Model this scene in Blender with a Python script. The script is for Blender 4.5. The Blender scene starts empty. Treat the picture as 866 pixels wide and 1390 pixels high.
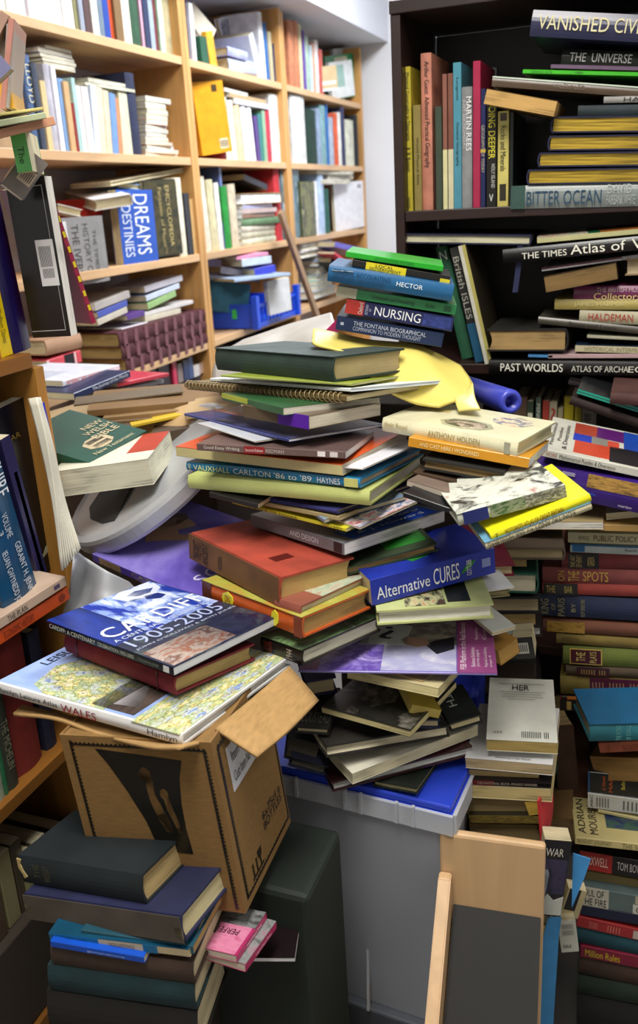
import bpy, bmesh, math, random, colorsys
import numpy as np
from mathutils import Matrix, Vector
random.seed(7)
SC = bpy.context.scene; COL = SC.collection
# ---------------------------------------------------------------- camera model
CX, CY, F = 433., 650., 1184.
p_, r_, az = math.radians(17.62), math.radians(-3.2), math.radians(21.25)
def rz(v):
    c, s = math.cos(az), math.sin(az); return np.array([c*v[0]-s*v[1], s*v[0]+c*v[1], v[2]])
_f = np.array([0, math.cos(p_), -math.sin(p_)]); _r = np.array([1., 0, 0]); _u = np.cross(_r, _f)
RT = rz(_r*math.cos(r_)+_u*math.sin(r_)); UP = rz(-_r*math.sin(r_)+_u*math.cos(r_)); FW = rz(_f)
CAM = np.array([0, 0, 1.25])
def ray(q): return FW+RT*(q[0]-CX)/F-UP*(q[1]-CY)/F
def on(ax, v, q):
    d = ray(q); return CAM+d*(v-CAM[ax])/d[ax]
def proj(P):
    P = np.asarray(P, float)-CAM; w = P@FW
    return np.array([CX+F*(P@RT)/w, CY-F*(P@UP)/w])
def solve(P0, D, k, target):          # s so that proj(P0+D*s)[k]==target
    A = (np.asarray(P0)-CAM); ax = RT if k == 0 else -UP; t = (target-(CX if k == 0 else CY))/F
    n = t*(A@FW)-A@ax; m = D@ax-t*(D@FW); return n/m
Z = np.array([0, 0, 1.])
# ---------------------------------------------------------------- materials
def lin(h, a=True):
    h = h.lstrip('#'); c = [int(h[i:i+2], 16)/255 for i in (0, 2, 4)]
    c = [x/12.92 if x <= .04045 else ((x+.055)/1.055)**2.4 for x in c]
    return (*c, 1)
MC = {}
def nodes(name):
    m = bpy.data.materials.new(name); m.use_nodes = True; nt = m.node_tree; b = nt.nodes['Principled BSDF']; return m, nt, b
def N(nt, t, **kw):
    n = nt.nodes.new(t)
    for k, v in kw.items():
        if k in n.inputs: n.inputs[k].default_value = v
        else: setattr(n, k, v)
    return n
def coords(nt, scale, src='Object'):
    tc = N(nt, 'ShaderNodeTexCoord'); mp = N(nt, 'ShaderNodeMapping'); mp.inputs['Scale'].default_value = scale
    nt.links.new(tc.outputs[src], mp.inputs[0]); return mp.outputs[0]
def ramp(nt, fac, stops):
    r = N(nt, 'ShaderNodeValToRGB'); e = r.color_ramp.elements
    while len(e) < len(stops): e.new(.5)
    for el, (p, c) in zip(e, stops): el.position = p; el.color = c
    nt.links.new(fac, r.inputs[0]); return r.outputs[0]
def mul(c, k): return (min(1, c[0]*k), min(1, c[1]*k), min(1, c[2]*k), 1)
def M(h, kind='paper'):
    key = (h, kind)
    if key in MC: return MC[key]
    m, nt, b = nodes(f'{kind}_{h.strip("#")}'); c = lin(h); L = nt.links
    if kind == 'cloth':
        n = N(nt, 'ShaderNodeTexNoise', Scale=1., Detail=6.); L.new(coords(nt, (22, 22, 22)), n.inputs[0])
        L.new(ramp(nt, n.outputs[0], [(.3, mul(c, .68)), (.55, c), (.8, mul(c, 1.25))]), b.inputs['Base Color'])
        w = N(nt, 'ShaderNodeTexNoise', Scale=1., Detail=3.); L.new(coords(nt, (1400, 1400, 1400)), w.inputs[0])
        bp = N(nt, 'ShaderNodeBump', Strength=.25, Distance=.0006); L.new(w.outputs[0], bp.inputs['Height']); L.new(bp.outputs[0], b.inputs['Normal'])
        b.inputs['Roughness'].default_value = .72
    elif kind == 'pages':
        n = N(nt, 'ShaderNodeTexNoise', Scale=1., Detail=4.); L.new(coords(nt, (4, 4, 620)), n.inputs[0])
        n2 = N(nt, 'ShaderNodeTexNoise', Scale=1., Detail=3.); L.new(coords(nt, (14, 14, 60)), n2.inputs[0])
        mx = N(nt, 'ShaderNodeMath', operation='MULTIPLY_ADD'); L.new(n.outputs[0], mx.inputs[0]); mx.inputs[1].default_value = .75; L.new(n2.outputs[0], mx.inputs[2]); 
        sb = N(nt, 'ShaderNodeMath', operation='SUBTRACT'); L.new(mx.outputs[0], sb.inputs[0]); sb.inputs[1].default_value = .38
        L.new(ramp(nt, sb.outputs[0], [(.28, mul(c, .55)), (.42, mul(c, .9)), (.6, c), (.8, mul(c, 1.15))]), b.inputs['Base Color'])
        bp = N(nt, 'ShaderNodeBump', Strength=.5, Distance=.0008); L.new(n.outputs[0], bp.inputs['Height']); L.new(bp.outputs[0], b.inputs['Normal'])
        b.inputs['Roughness'].default_value = .85
    elif kind == 'gilt':
        n = N(nt, 'ShaderNodeTexNoise', Scale=1., Detail=5.); L.new(coords(nt, (9, 9, 260)), n.inputs[0])
        L.new(ramp(nt, n.outputs[0], [(.3, mul(c, .35)), (.5, c), (.7, mul(c, 1.5))]), b.inputs['Base Color'])
        b.inputs['Roughness'].default_value = .42; b.inputs['Metallic'].default_value = .45
    elif kind in ('gloss', 'flat', 'ink'):
        n = N(nt, 'ShaderNodeTexNoise', Scale=1., Detail=4.); L.new(coords(nt, (30, 30, 30)), n.inputs[0])
        L.new(ramp(nt, n.outputs[0], [(.35, mul(c, .9)), (.65, mul(c, 1.05))]), b.inputs['Base Color'])
        b.inputs['Roughness'].default_value = {'gloss': .28, 'flat': .7, 'ink': .55}[kind]
    elif kind == 'paper':
        n = N(nt, 'ShaderNodeTexNoise', Scale=1., Detail=5.); L.new(coords(nt, (16, 16, 16)), n.inputs[0])
        L.new(ramp(nt, n.outputs[0], [(.3, mul(c, .84)), (.6, c), (.8, mul(c, 1.06))]), b.inputs['Base Color'])
        b.inputs['Roughness'].default_value = .5
    elif kind in ('pine', 'darkwood', 'paleply'):
        n = N(nt, 'ShaderNodeTexNoise', Scale=1., Detail=5., Distortion=.9); L.new(coords(nt, {'pine': (9, .9, 9), 'darkwood': (2, 40, 40), 'paleply': (9, 9, 1.6)}[kind]), n.inputs[0])
        k = {'pine': .66, 'darkwood': .6, 'paleply': .82}[kind]
        L.new(ramp(nt, n.outputs[0], [(.3, mul(c, k)), (.48, c), (.56, mul(c, .9)), (.72, mul(c, 1.12))]), b.inputs['Base Color'])
        b.inputs['Roughness'].default_value = .42
    elif kind == 'pinev':
        n = N(nt, 'ShaderNodeTexNoise', Scale=1., Detail=5., Distortion=.9); L.new(coords(nt, (14, 14, 1.2)), n.inputs[0])
        L.new(ramp(nt, n.outputs[0], [(.3, mul(c, .62)), (.48, c), (.56, mul(c, .86)), (.72, mul(c, 1.12))]), b.inputs['Base Color'])
        b.inputs['Roughness'].default_value = .42
    elif kind == 'card':
        n = N(nt, 'ShaderNodeTexNoise', Scale=1., Detail=7.); L.new(coords(nt, (60, 60, 400)), n.inputs[0])
        L.new(ramp(nt, n.outputs[0], [(.3, mul(c, .8)), (.6, c), (.8, mul(c, 1.1))]), b.inputs['Base Color'])
        w = N(nt, 'ShaderNodeTexWave', Scale=1., Distortion=.4); L.new(coords(nt, (330, 330, 1)), w.inputs[0])
        bp = N(nt, 'ShaderNodeBump', Strength=.12, Distance=.0008); L.new(w.outputs[1], bp.inputs['Height']); L.new(bp.outputs[0], b.inputs['Normal'])
        b.inputs['Roughness'].default_value = .85
    elif kind == 'plastic':
        b.inputs['Base Color'].default_value = c; b.inputs['Roughness'].default_value = .32; b.inputs['Subsurface Weight'].default_value = .05
    elif kind == 'clear':
        n = N(nt, 'ShaderNodeTexNoise', Scale=1., Detail=2.); L.new(coords(nt, (5, 5, 5)), n.inputs[0])
        L.new(ramp(nt, n.outputs[0], [(.3, mul(c, .9)), (.7, c)]), b.inputs['Base Color'])
        b.inputs['Roughness'].default_value = .4; b.inputs['Transmission Weight'].default_value = .4; b.inputs['IOR'].default_value = 1.12
    elif kind == 'film':
        b.inputs['Base Color'].default_value = c; b.inputs['Roughness'].default_value = .12; b.inputs['Alpha'].default_value = .28
        n = N(nt, 'ShaderNodeTexNoise', Scale=1., Detail=3.); L.new(coords(nt, (35, 35, 8)), n.inputs[0])
        bp = N(nt, 'ShaderNodeBump', Strength=.7, Distance=.004); L.new(n.outputs[0], bp.inputs['Height']); L.new(bp.outputs[0], b.inputs['Normal'])
    elif kind == 'metal':
        b.inputs['Base Color'].default_value = c; b.inputs['Roughness'].default_value = .42; b.inputs['Metallic'].default_value = .35
    elif kind == 'wall':
        n = N(nt, 'ShaderNodeTexNoise', Scale=1., Detail=6.); L.new(coords(nt, (3, 3, 3)), n.inputs[0])
        L.new(ramp(nt, n.outputs[0], [(.3, mul(c, .94)), (.7, c)]), b.inputs['Base Color']); b.inputs['Roughness'].default_value = .85
    MC[key] = m; return m
def PIC(cols, sc=5., seed=0, kind='noise'):       # printed picture: blotchy procedural artwork
    key = (tuple(cols), sc, seed, kind)
    if key in MC: return MC[key]
    m, nt, b = nodes('printed_picture'); L = nt.links
    tc = N(nt, 'ShaderNodeTexCoord'); mp = N(nt, 'ShaderNodeMapping'); mp.inputs['Scale'].default_value = (sc, sc, sc); mp.inputs['Location'].default_value = (seed*1.7, seed*.9, seed)
    L.new(tc.outputs['Generated'], mp.inputs[0])
    if kind == 'noise': n = N(nt, 'ShaderNodeTexNoise', Scale=1., Detail=7., Roughness=.62, Distortion=.5); L.new(mp.outputs[0], n.inputs[0]); f = n.outputs[0]; lo, hi = .3, .7
    elif kind == 'map':
        wn = N(nt, 'ShaderNodeTexNoise', Scale=1.3, Detail=4.); L.new(mp.outputs[0], wn.inputs[0]); va = N(nt, 'ShaderNodeVectorMath', operation='MULTIPLY_ADD'); va.inputs[1].default_value = (1.6, 1.6, 1.6); L.new(wn.outputs['Color'], va.inputs[0]); L.new(mp.outputs[0], va.inputs[2])
        n = N(nt, 'ShaderNodeTexVoronoi', feature='DISTANCE_TO_EDGE', Scale=1.); L.new(va.outputs[0], n.inputs[0]); f = n.outputs[0]; lo, hi = .0, .13
    else: n = N(nt, 'ShaderNodeTexVoronoi', Scale=1.); L.new(mp.outputs[0], n.inputs[0]); f = n.outputs['Distance']; lo, hi = .1, .7
    k = len(cols); out = ramp(nt, f, [(lo+(hi-lo)*i/(k-1), lin(c)) for i, c in enumerate(cols)])
    if kind == 'map':
        n2 = N(nt, 'ShaderNodeTexNoise', Scale=.55, Detail=8., Roughness=.65); L.new(mp.outputs[0], n2.inputs[0])
        o2 = ramp(nt, n2.outputs[0], [(.36, lin('#7f9cd0')), (.44, lin('#d8dccc')), (.5, lin('#9cb88c')), (.57, lin('#e2d88c')), (.64, lin('#e8e6d4')), (.7, lin('#7c9c74'))])
        mx = N(nt, 'ShaderNodeMixRGB', blend_type='MULTIPLY'); mx.inputs[0].default_value = 1.; L.new(out, mx.inputs[1]); L.new(o2, mx.inputs[2]); out = mx.outputs[0]
    L.new(out, b.inputs['Base Color']); b.inputs['Roughness'].default_value = .3
    MC[key] = m; return m
# ---------------------------------------------------------------- object helpers
def link(name, me, m, parent=None, mw=None):
    o = bpy.data.objects.new(name, me); COL.objects.link(o)
    if me is not None and m is not None: me.materials.append(m)
    if parent is not None: o.parent = parent
    elif mw is not None: o.matrix_world = mw
    return o
def fin(bm, name, m, parent=None, mw=None, smooth=False):
    bmesh.ops.recalc_face_normals(bm, faces=bm.faces)
    me = bpy.data.meshes.new(name); bm.to_mesh(me); bm.free()
    if smooth:
        for f in me.polygons: f.use_smooth = True
    return link(name, me, m, parent, mw)
def bbox(bm, x0, x1, y0, y1, z0, z1, bev=0.):
    v = [bm.verts.new((x, y, z)) for x in (x0, x1) for y in (y0, y1) for z in (z0, z1)]
    fs = [bm.faces.new([v[i] for i in q]) for q in ((0, 1, 3, 2), (4, 6, 7, 5), (0, 4, 5, 1), (2, 3, 7, 6), (0, 2, 6, 4), (1, 5, 7, 3))]
    if bev: bmesh.ops.bevel(bm, geom=list({e for f in fs for e in f.edges}), offset=bev, segments=2, affect='EDGES', profile=.5)
def boxo(name, ext, m, parent=None, bev=0., mw=None):
    bm = bmesh.new(); bbox(bm, *ext, bev); return fin(bm, name, m, parent, mw)
def prism(bm, prof, x0, x1, perm=(0, 1, 2)):       # profile [(y,z)] extruded along x
    def V(x, y, z): q = (x, y, z); return bm.verts.new(tuple(q[i] for i in perm))
    a = [V(x0, y, z) for y, z in prof]; b = [V(x1, y, z) for y, z in prof]; n = len(prof)
    bm.faces.new(a); bm.faces.new(b[::-1])
    for i in range(n): bm.faces.new((a[i], b[i], b[(i+1) % n], a[(i+1) % n]))
LABELS = {}
def tag(o, label, cat, group=None):
    w = label.split(); label = ' '.join(w[:16])
    o['label'] = label; o['category'] = cat
    if group: o['group'] = group
    LABELS.setdefault(label, []).append(o); return o
def empty(name, loc=(0, 0, 0), mw=None):
    o = bpy.data.objects.new(name, None); COL.objects.link(o); o.empty_display_size = .05
    if mw is not None: o.matrix_world = mw
    else: o.location = loc
    return o
def struct(o): o['kind'] = 'structure'; return o
def text_mesh(s):
    cu = bpy.data.curves.new('t', 'FONT'); cu.body = s; cu.resolution_u = 3; cu.fill_mode = 'BOTH' if hasattr(cu, 'fill_mode') else cu.fill_mode
    o = bpy.data.objects.new('t', cu); COL.objects.link(o)
    dg = bpy.context.evaluated_depsgraph_get(); me = bpy.data.meshes.new_from_object(o.evaluated_get(dg))
    bpy.data.objects.remove(o); bpy.data.curves.remove(cu); return me
def face_frame(face, L, W, T):
    return {'N': ((0, 0, 0), (L, 0, 0), (0, 0, T), (0, -1, 0)), 'T': ((0, 0, T), (L, 0, 0), (0, W, 0), (0, 0, 1)),
            'R': ((L, 0, 0), (0, W, 0), (0, 0, T), (1, 0, 0)), 'L': ((0, W, 0), (0, -W, 0), (0, 0, T), (-1, 0, 0))}[face]
def deco(parent, dims, items, ML=None):
    L, W, T = dims
    for it in items:
        kind, face, (s0, s1, t0, t1) = it[0], it[1], it[2]
        o, s, t, n = [np.array(v, float) for v in face_frame(face, L, W, T)]
        if kind == 'p':
            m = M(it[3], 'gloss') if isinstance(it[3], str) else it[3]
            lift = .0004+(.0003 if len(it) > 4 else 0)
            bm = bmesh.new()
            q = [o+s*a+t*b for a, b in ((s0, t0), (s1, t0), (s1, t1), (s0, t1))]
            if isinstance(it[-1], list): q = [o+s*(s0+(s1-s0)*a)+t*(t0+(t1-t0)*b) for a, b in it[-1]]
            lo = [bm.verts.new(v-n*.0006) for v in q]; hi = [bm.verts.new(v+n*lift) for v in q]; k = len(q)
            bm.faces.new(hi); bm.faces.new(lo[::-1])
            for i in range(k): bm.faces.new((lo[i], lo[(i+1) % k], hi[(i+1) % k], hi[i]))
            ob = fin(bm, it[4] if len(it) > 4 and it[4] else 'printed_panel', m, parent)
            if ML is not None: ob.matrix_local = ML
        else:
            txt, col, rot = it[3], it[4], it[5] if len(it) > 5 else 0
            me = text_mesh(txt); co = np.array([v.co[:] for v in me.vertices]); lo, hi = co.min(0), co.max(0)
            for v in me.vertices:
                a = (v.co[0]-lo[0])/max(1e-6, hi[0]-lo[0]); b = (v.co[1]-lo[1])/max(1e-6, hi[1]-lo[1])
                a, b = {0: (a, b), 90: (1-b, a), 180: (1-a, 1-b), 270: (b, 1-a)}[rot]
                v.co = o+s*(s0+(s1-s0)*a)+t*(t0+(t1-t0)*b)+n*.0011
            ob = link('title_lettering', me, M(col, 'ink'), parent)
            if ML is not None: ob.matrix_local = ML
# ---------------------------------------------------------------- the book builder
# box frame: x along near edge (left to right), y into depth, z up; face tells which side the near face is
def cname(h):
    h = h.lstrip('#'); r, g, b = [int(h[i:i+2], 16)/255 for i in (0, 2, 4)]
    H, S, V = colorsys.rgb_to_hsv(r, g, b); H *= 360
    if V < .2: return 'black' if S < .35 else {0: 'near-black', 1: 'blackish green', 2: 'midnight blue'}[0 if H < 60 or H > 300 else 1 if H < 180 else 2]
    if S < .13: return 'white' if V > .84 else 'pale grey' if V > .68 else 'mid grey' if V > .42 else 'dark grey'
    if H < 14 or H > 345: return 'maroon' if V < .5 else 'salmon' if S < .55 and V > .65 else 'red'
    if H > 300: return 'plum' if V < .5 else 'pink'
    if H > 248: return 'dark purple' if V < .45 else 'lilac' if S < .4 else 'purple'
    if H > 190: return 'navy' if V < .4 else ('grey-blue' if V < .7 else 'pale blue') if S < .4 else 'light blue' if V > .8 and S < .65 else 'blue'
    if H > 165: return 'teal' if V < .6 else 'pale teal'
    if H > 75: return ('bright green' if S > .55 else 'pale green') if V > .6 else 'dark green' if V < .42 else 'green'
    if H > 48: return 'olive' if V < .6 else 'cream' if S < .45 else 'yellow'
    return 'dark brown' if V < .36 else ('brown' if V < .6 else ('cream' if V > .8 else 'tan') if S < .42 else 'orange' if H < 34 else 'golden yellow')
def canon(a, b, t, hard, bulge=None):
    """cover + page profiles: spine length a along x, width b along y (spine at y=0), thickness t along z"""
    if hard:
        c = min(.0028, t*.2); bu = min(.09*t+.001, .006) if bulge is None else bulge; ov = min(.0035, b*.03); n = 7
        arc = [(bu*(1-math.sin(math.pi*i/n)), t*i/n) for i in range(n+1)]
        outer = [(b, 0)]+arc+[(b, t)]
        inner = [(b, t-c)]+[(y+c, c+(t-2*c)*(1-i/n)) for i, (y, z) in enumerate(arc)]+[(b, c)]
        cov = outer+inner; fe = min(.18*t, .006)
        pg = [(bu+c*.6, c), (b-ov, c)]+[(b-ov-fe*math.sin(math.pi*i/6), c+(t-2*c)*i/6) for i in range(1, 6)]+[(b-ov, t-c), (bu+c*.6, t-c)]
        return cov, pg, ov
    c = min(.0007, t*.12); ov = .0004
    cov = [(b, 0), (.0008, 0), (0, min(.0008, t*.3)), (0, t-min(.0008, t*.3)), (.0008, t), (b, t), (b, t-c), (c, t-c), (c, c), (b, c)]
    pg = [(c*.5, c*.9), (b-ov, c*.9), (b-ov, t-c*.9), (c*.5, t-c*.9)]
    return cov, pg, ov
def build_book(O, x, y, z, L, W, T, face, col, hard=1, pages='#cbbf9a', kind=None, name=None, pk='pages', items=()):
    kind = kind or ('cloth' if hard else 'gloss')
    mw = Matrix(((x[0], y[0], z[0], O[0]), (x[1], y[1], z[1], O[1]), (x[2], y[2], z[2], O[2]), (0, 0, 0, 1)))
    root = empty(name or ('hardback_book' if hard else 'paperback_book'), mw=mw)
    # canonical -> box frame
    if face in 'SFLR':
        a, b, t = (L, W, T) if face in 'SF' else (W, L, T)
        K = {'S': Matrix.Identity(4), 'F': Matrix.Translation((L, W, 0)) @ Matrix.Rotation(math.pi, 4, 'Z'),
             'L': Matrix.Translation((0, W, 0)) @ Matrix.Rotation(-math.pi/2, 4, 'Z'),
             'R': Matrix.Translation((L, 0, 0)) @ Matrix.Rotation(math.pi/2, 4, 'Z')}[face]
    else:   # cover facing the viewer, spine at left (CL) / right (CR) end: thickness along y
        a, b, t = T, L, W
        if face == 'CL': K = Matrix(((0, 1, 0, 0), (0, 0, -1, W), (-1, 0, 0, T), (0, 0, 0, 1)))
        else: K = Matrix(((0, -1, 0, L), (0, 0, -1, W), (1, 0, 0, 0), (0, 0, 0, 1)))
    cov, pg, ov = canon(a, b, t, hard)
    for prof, x0, x1, nm, m in ((cov, 0, a, 'cover', M(col, kind)), (pg, ov, a-ov, 'page_block', M(pages, pk))):
        bm = bmesh.new(); prism(bm, prof, x0, x1); o = fin(bm, nm, m, root); o.matrix_local = K
        if nm == 'cover': cv = o
    if items: deco(cv, (L, W, T), items, K.inverted())
    return root
LOG = []
def pose(A, B, tp, Y=None, z=None, W=.15, P=None, PA=None, yaw=None, pitch=0., T=None, maxp=10):
    Bp = on(1, Y, B) if Y is not None else on(2, z, B)
    def f(ps, th):
        h = np.array([math.cos(ps), math.sin(ps), 0]); nrm = np.array([-h[1], h[0], 0])
        d = ray(A); Ap = CAM+d*((Bp-CAM)@nrm)/(d@nrm); u = Bp-Ap; L = np.linalg.norm(u); u = u/L
        w0 = np.cross(Z, u); w0 /= np.linalg.norm(w0); w = w0*math.cos(th)+np.cross(u, w0)*math.sin(th)
        return Ap, u, w, L
    th = math.radians(pitch)
    if yaw is None and P is None and PA is None:      # horizontal edge
        Ap = on(2, Bp[2], A); yaw = math.degrees(math.atan2(Bp[1]-Ap[1], Bp[0]-Ap[0]))
    if yaw is not None: ps = math.radians(yaw)
    else:
        best = None
        for i in range(-70, 71, 2):
            for j in range(-6, 7, 2):
                Ap, u, w, L = f(math.radians(i), math.radians(j))
                if L > .45: continue
                for k in (.75, .85, .95, 1., 1.05, 1.15, 1.25, 1.35):
                    q = proj((Bp if P is not None else Ap)+w*W*k); tg = P if P is not None else PA
                    e = (q[0]-tg[0])**2+(q[1]-tg[1])**2+(math.degrees(math.asin(u[2])))**2*3+j*j*1.5+((k-1)*25)**2
                    if best is None or e < best[0]: best = (e, i, j, k)
        ps, th = math.radians(best[1]), math.radians(best[2]); W *= best[3]
    Ap, u, w, L = f(ps, th); n = np.cross(u, w)
    if T is None: T = tp/np.linalg.norm(proj(Bp-n*.01)-proj(Bp))*.01
    LOG.append((L, W, T, math.degrees(ps), math.degrees(math.asin(u[2])), math.degrees(th), Ap, Bp))
    return Ap-n*T, u, w, n, L, T, W
def bk(label, A, B, tp, W, col, face='S', cat='book', group=None, Y=None, z=None, P=None, PA=None, yaw=None, pitch=0., T=None, pin=None, **kw):
    if pin is not None: Y = on(0, PX-pin, B)[1]
    O, u, w, n, L, T, W = pose(A, B, tp, Y, z, W, P, PA, yaw, pitch, T)
    b = build_book(O, u, w, n, L, W, T*.985, face, col, **kw)
    tag(b, label, cat, group)
    lg = LOG[-1]; print('BK %-46s L%.3f W%.3f T%.3f yaw%4.0f roll%4.0f pit%3.0f A(%.2f,%.2f,%.3f) B(%.2f,%.2f,%.3f)' % (label[:46], *lg[:6], *lg[6], *lg[7]))
    return b
# ---------------------------------------------------------------- rows on shelves
def axes(fr):
    return (np.array([0, 1., 0]), np.array([-1., 0, 0]), 0) if fr[0] == 'x' else (np.array([1., 0, 0]), np.array([0, 1., 0]), 1)
def base_pt(fr, zs, inset, xp):
    u, into, ax = axes(fr); P0 = np.zeros(3); P0[ax] = fr[1]; P0 = P0+into*inset; P0[2] = zs
    if ax == 0: P0[1] = 2.
    return P0+u*solve(P0, u, 0, xp)
AUTO = []
def stand(fr, zs, x0, x1, ytop, col, lean=0., inset=.02, W=.15, hard=None, label=None, items=(), pages='#cfc6a6', kind=None, name=None):
    u, into, ax = axes(fr); Bq = base_pt(fr, zs, inset, x1); Aq = base_pt(fr, zs, inset, x0); T = np.linalg.norm(Bq-Aq)*math.cos(math.radians(lean))
    d = Z*math.cos(math.radians(lean))+u*math.sin(math.radians(lean))       # positive lean = top to the right
    H = solve(Bq, d, 1, ytop); 
    X = -d; zz = np.cross(X, into)
    if lean < 0: Bq = Bq+Z*T*math.sin(math.radians(-lean))
    O = Bq+d*H-zz*T
    if hard is None: hard = 1 if H > .2 and T > .02 else 0
    return build_book(O, X, into, zz, H, W, T*.97, 'S', col, hard=hard, items=items, pages=pages, kind=kind, name=name)
def row(fr, zs, phrase, data, W=.15, inset=.02):
    n = len(data); group = 'books standing on '+phrase
    for i, d in enumerate(data):
        x0, x1, yt, col = d[:4]; lean = d[4] if len(d) > 4 else 0; ex = d[5] if len(d) > 5 else {}
        ex = dict(ex); lb = ex.pop('label', None)
        b = stand(fr, zs, x0, x1, yt, col, lean, ex.pop('inset', inset+random.uniform(0, .012)), ex.pop('W', W), **ex)
        if lb: tag(b, lb, 'book', group)
        else:
            l = cname(data[i-1][3]) if i else None; r = cname(data[i+1][3]) if i < n-1 else None
            w = 'slim ' if x1-x0 < 8 else 'thick ' if x1-x0 > 18 else ''
            nb = (f'between a {l} and a {r} one' if l and r else f'at the left end, before a {r} one' if r else f'at the right end, after a {l} one')
            tag(b, f'{w}{cname(col)} book upright on {phrase}, {nb}', 'book', group); AUTO.append((b, i, n, phrase, f'{w}{cname(col)} book upright', 'from the left'))
def pile(fr, zs, phrase, data, W=.2, inset=.02, pages='#d8d2bd'):   # bottom to top: x0,x1,tp,col,face,extra
    z = zs; n = len(data); group = 'books lying in '+phrase
    for i, d in enumerate(data):
        x0, x1, tp, col, face = d[:5]; ex = dict(d[5]) if len(d) > 5 else {}
        ins = ex.pop('inset', inset); lb = ex.pop('label', None); nm = ex.pop('noun', None)
        b0 = base_pt(fr, z, ins, x1); T = solve(b0, Z, 1, proj(b0)[1]-tp)
        A = base_pt(fr, z, ins, x0); u, into, ax = axes(fr); L = np.linalg.norm(b0-A)
        yw = math.radians(ex.pop('yaw', random.uniform(-3, 3))); c, s = math.cos(yw), math.sin(yw)
        rot = lambda v: np.array([c*v[0]-s*v[1], s*v[0]+c*v[1], v[2]])
        uu, ii = rot(u), rot(into)
        hard = ex.pop('hard', 1 if T > .022 else 0)
        b = build_book(A+Z*.0003, uu, ii, Z, L, ex.pop('W', W), T*.97, face, col, hard=hard, pages=ex.pop('pages', pages), items=ex.pop('items', ()), **ex)
        z += T
        if lb: tag(b, lb, 'book', group)
        else:
            lo = cname(data[i-1][3]) if i else None; hi = cname(data[i+1][3]) if i < n-1 else None
            nb = (f'under a {hi} and over a {lo} one' if lo and hi else f'lowest, under a {hi} one' if hi else f'topmost, on a {lo} one')
            if n == 1: nb = 'alone'
            w = 'thin ' if tp < 6 else 'thick ' if tp > 15 else ''
            tag(b, f'{w}{cname(col)} book flat in {phrase}, {nb}', 'book', group); AUTO.append((b, i, n, phrase, f'{w}{cname(col)} book flat', 'from the bottom'))
    return z
ORD = 'first second third fourth fifth sixth seventh eighth ninth tenth eleventh twelfth 13th 14th 15th 16th 17th 18th 19th 20th 21st 22nd 23rd 24th 25th 26th 27th 28th 29th 30th'.split()
def fix_labels():
    for b, i, n, phrase, what, way in AUTO:
        if len(LABELS.get(b['label'], [])) > 1 or len(b['label'].replace('-', ' ').split()) > 15:
            wh = what.replace(' upright', '').replace(' flat', ''); nth = 'lowest' if i == 0 and 'bottom' in way else 'topmost' if i == n-1 and 'bottom' in way else ORD[i]+(' from left' if 'left' in way else ' from bottom')
            b['label'] = wh+', '+nth+(' on ' if 'left' in way else ' of ')+phrase
LP = (34, 55, 9); EXPO = 0.65
# ================================================================ SETTING
FL = -.25
PX = -1.455            # front plane of the pine bookcases (x = const)
DY = 1.75              # front plane of the dark bookcase (y = const)
NX = -.85              # front plane of the low bookcase at the left
PZ = {5: 1.715, 6: 1.411, 7: 1.101, 8: .798, 9: .50, 4: 2.03, 10: -.18}
struct(boxo('floor', (-1.78, 2.4, -1.6, 4.8, FL-.05, FL), M('#6d6a66', 'wall')))
struct(boxo('wall_left', (-1.86, -1.78, -1.6, 4.8, FL, 2.62), M('#e4e4e8', 'wall')))
struct(boxo('wall_back', (-1.86, 2.4, 4.72, 4.8, FL, 2.62), M('#e2e2e4', 'wall')))
struct(boxo('wall_right', (2.4, 2.48, -1.6, 4.8, FL, 2.62), M('#d9d6d0', 'wall')))
struct(boxo('wall_front', (-1.86, 2.48, -1.68, -1.6, FL, 2.62), M('#d9d6d0', 'wall')))
struct(boxo('ceiling', (-1.86, 2.48, -1.68, 4.8, 2.62, 2.7), M('#ececee', 'wall')))
c1 = on(1, 4.72, (527, 57)); zb = c1[2]; xb = on(2, zb, (464, 20))[0]
print('bulkhead z', zb, 'x', c1[0], xb)
struct(boxo('trim_1', (-1.78, c1[0], -1.6, 4.72, zb, 2.62), M('#dcdee6', 'wall')))
struct(boxo('baseboard_back', (-1.4, 2.4, 4.70, 4.72, FL, FL+.1), M('#d8d8d8', 'wall')))
# ---- pine bookcases, three bays
def bookcase(name, label, fr, a0, a1, levels, depth, top, mshelf, mside, th, sth, back, z0=-.25, group=None):
    u, into, ax = axes(fr); root = empty(name)
    o = np.zeros(3); o[ax] = fr[1]; o = o+u*a0; root.location = Vector(o+Z*z0); Lr = a1-a0
    def part(nm, s0, s1, d0, d1, za, zb_, m):
        p = [u*s+into*d for s, d in ((s0, d0), (s1, d1))]; lo = np.minimum(*p); hi = np.maximum(*p)
        boxo(nm, (lo[0], hi[0], lo[1], hi[1], za-z0, zb_-z0), m, root, bev=.0015)
    for s in (0, Lr-sth): part('side_panel', s, s+sth, 0, depth, z0, top, mside)
    for zl in levels: part('shelf', sth+.0008, Lr-sth-.0008, .002, depth-.008, zl-th, zl, mshelf)
    part('back_panel', sth+.0008, Lr-sth-.0008, depth-.007, depth, z0, top, back)
    tag(root, label, 'bookcase', group); return root
pine, pinev = M('#dcb283', 'pine'), M('#d5a05f', 'pinev')
FP = ('x', PX); FD = ('y', DY); FN = ('x', NX)
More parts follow.
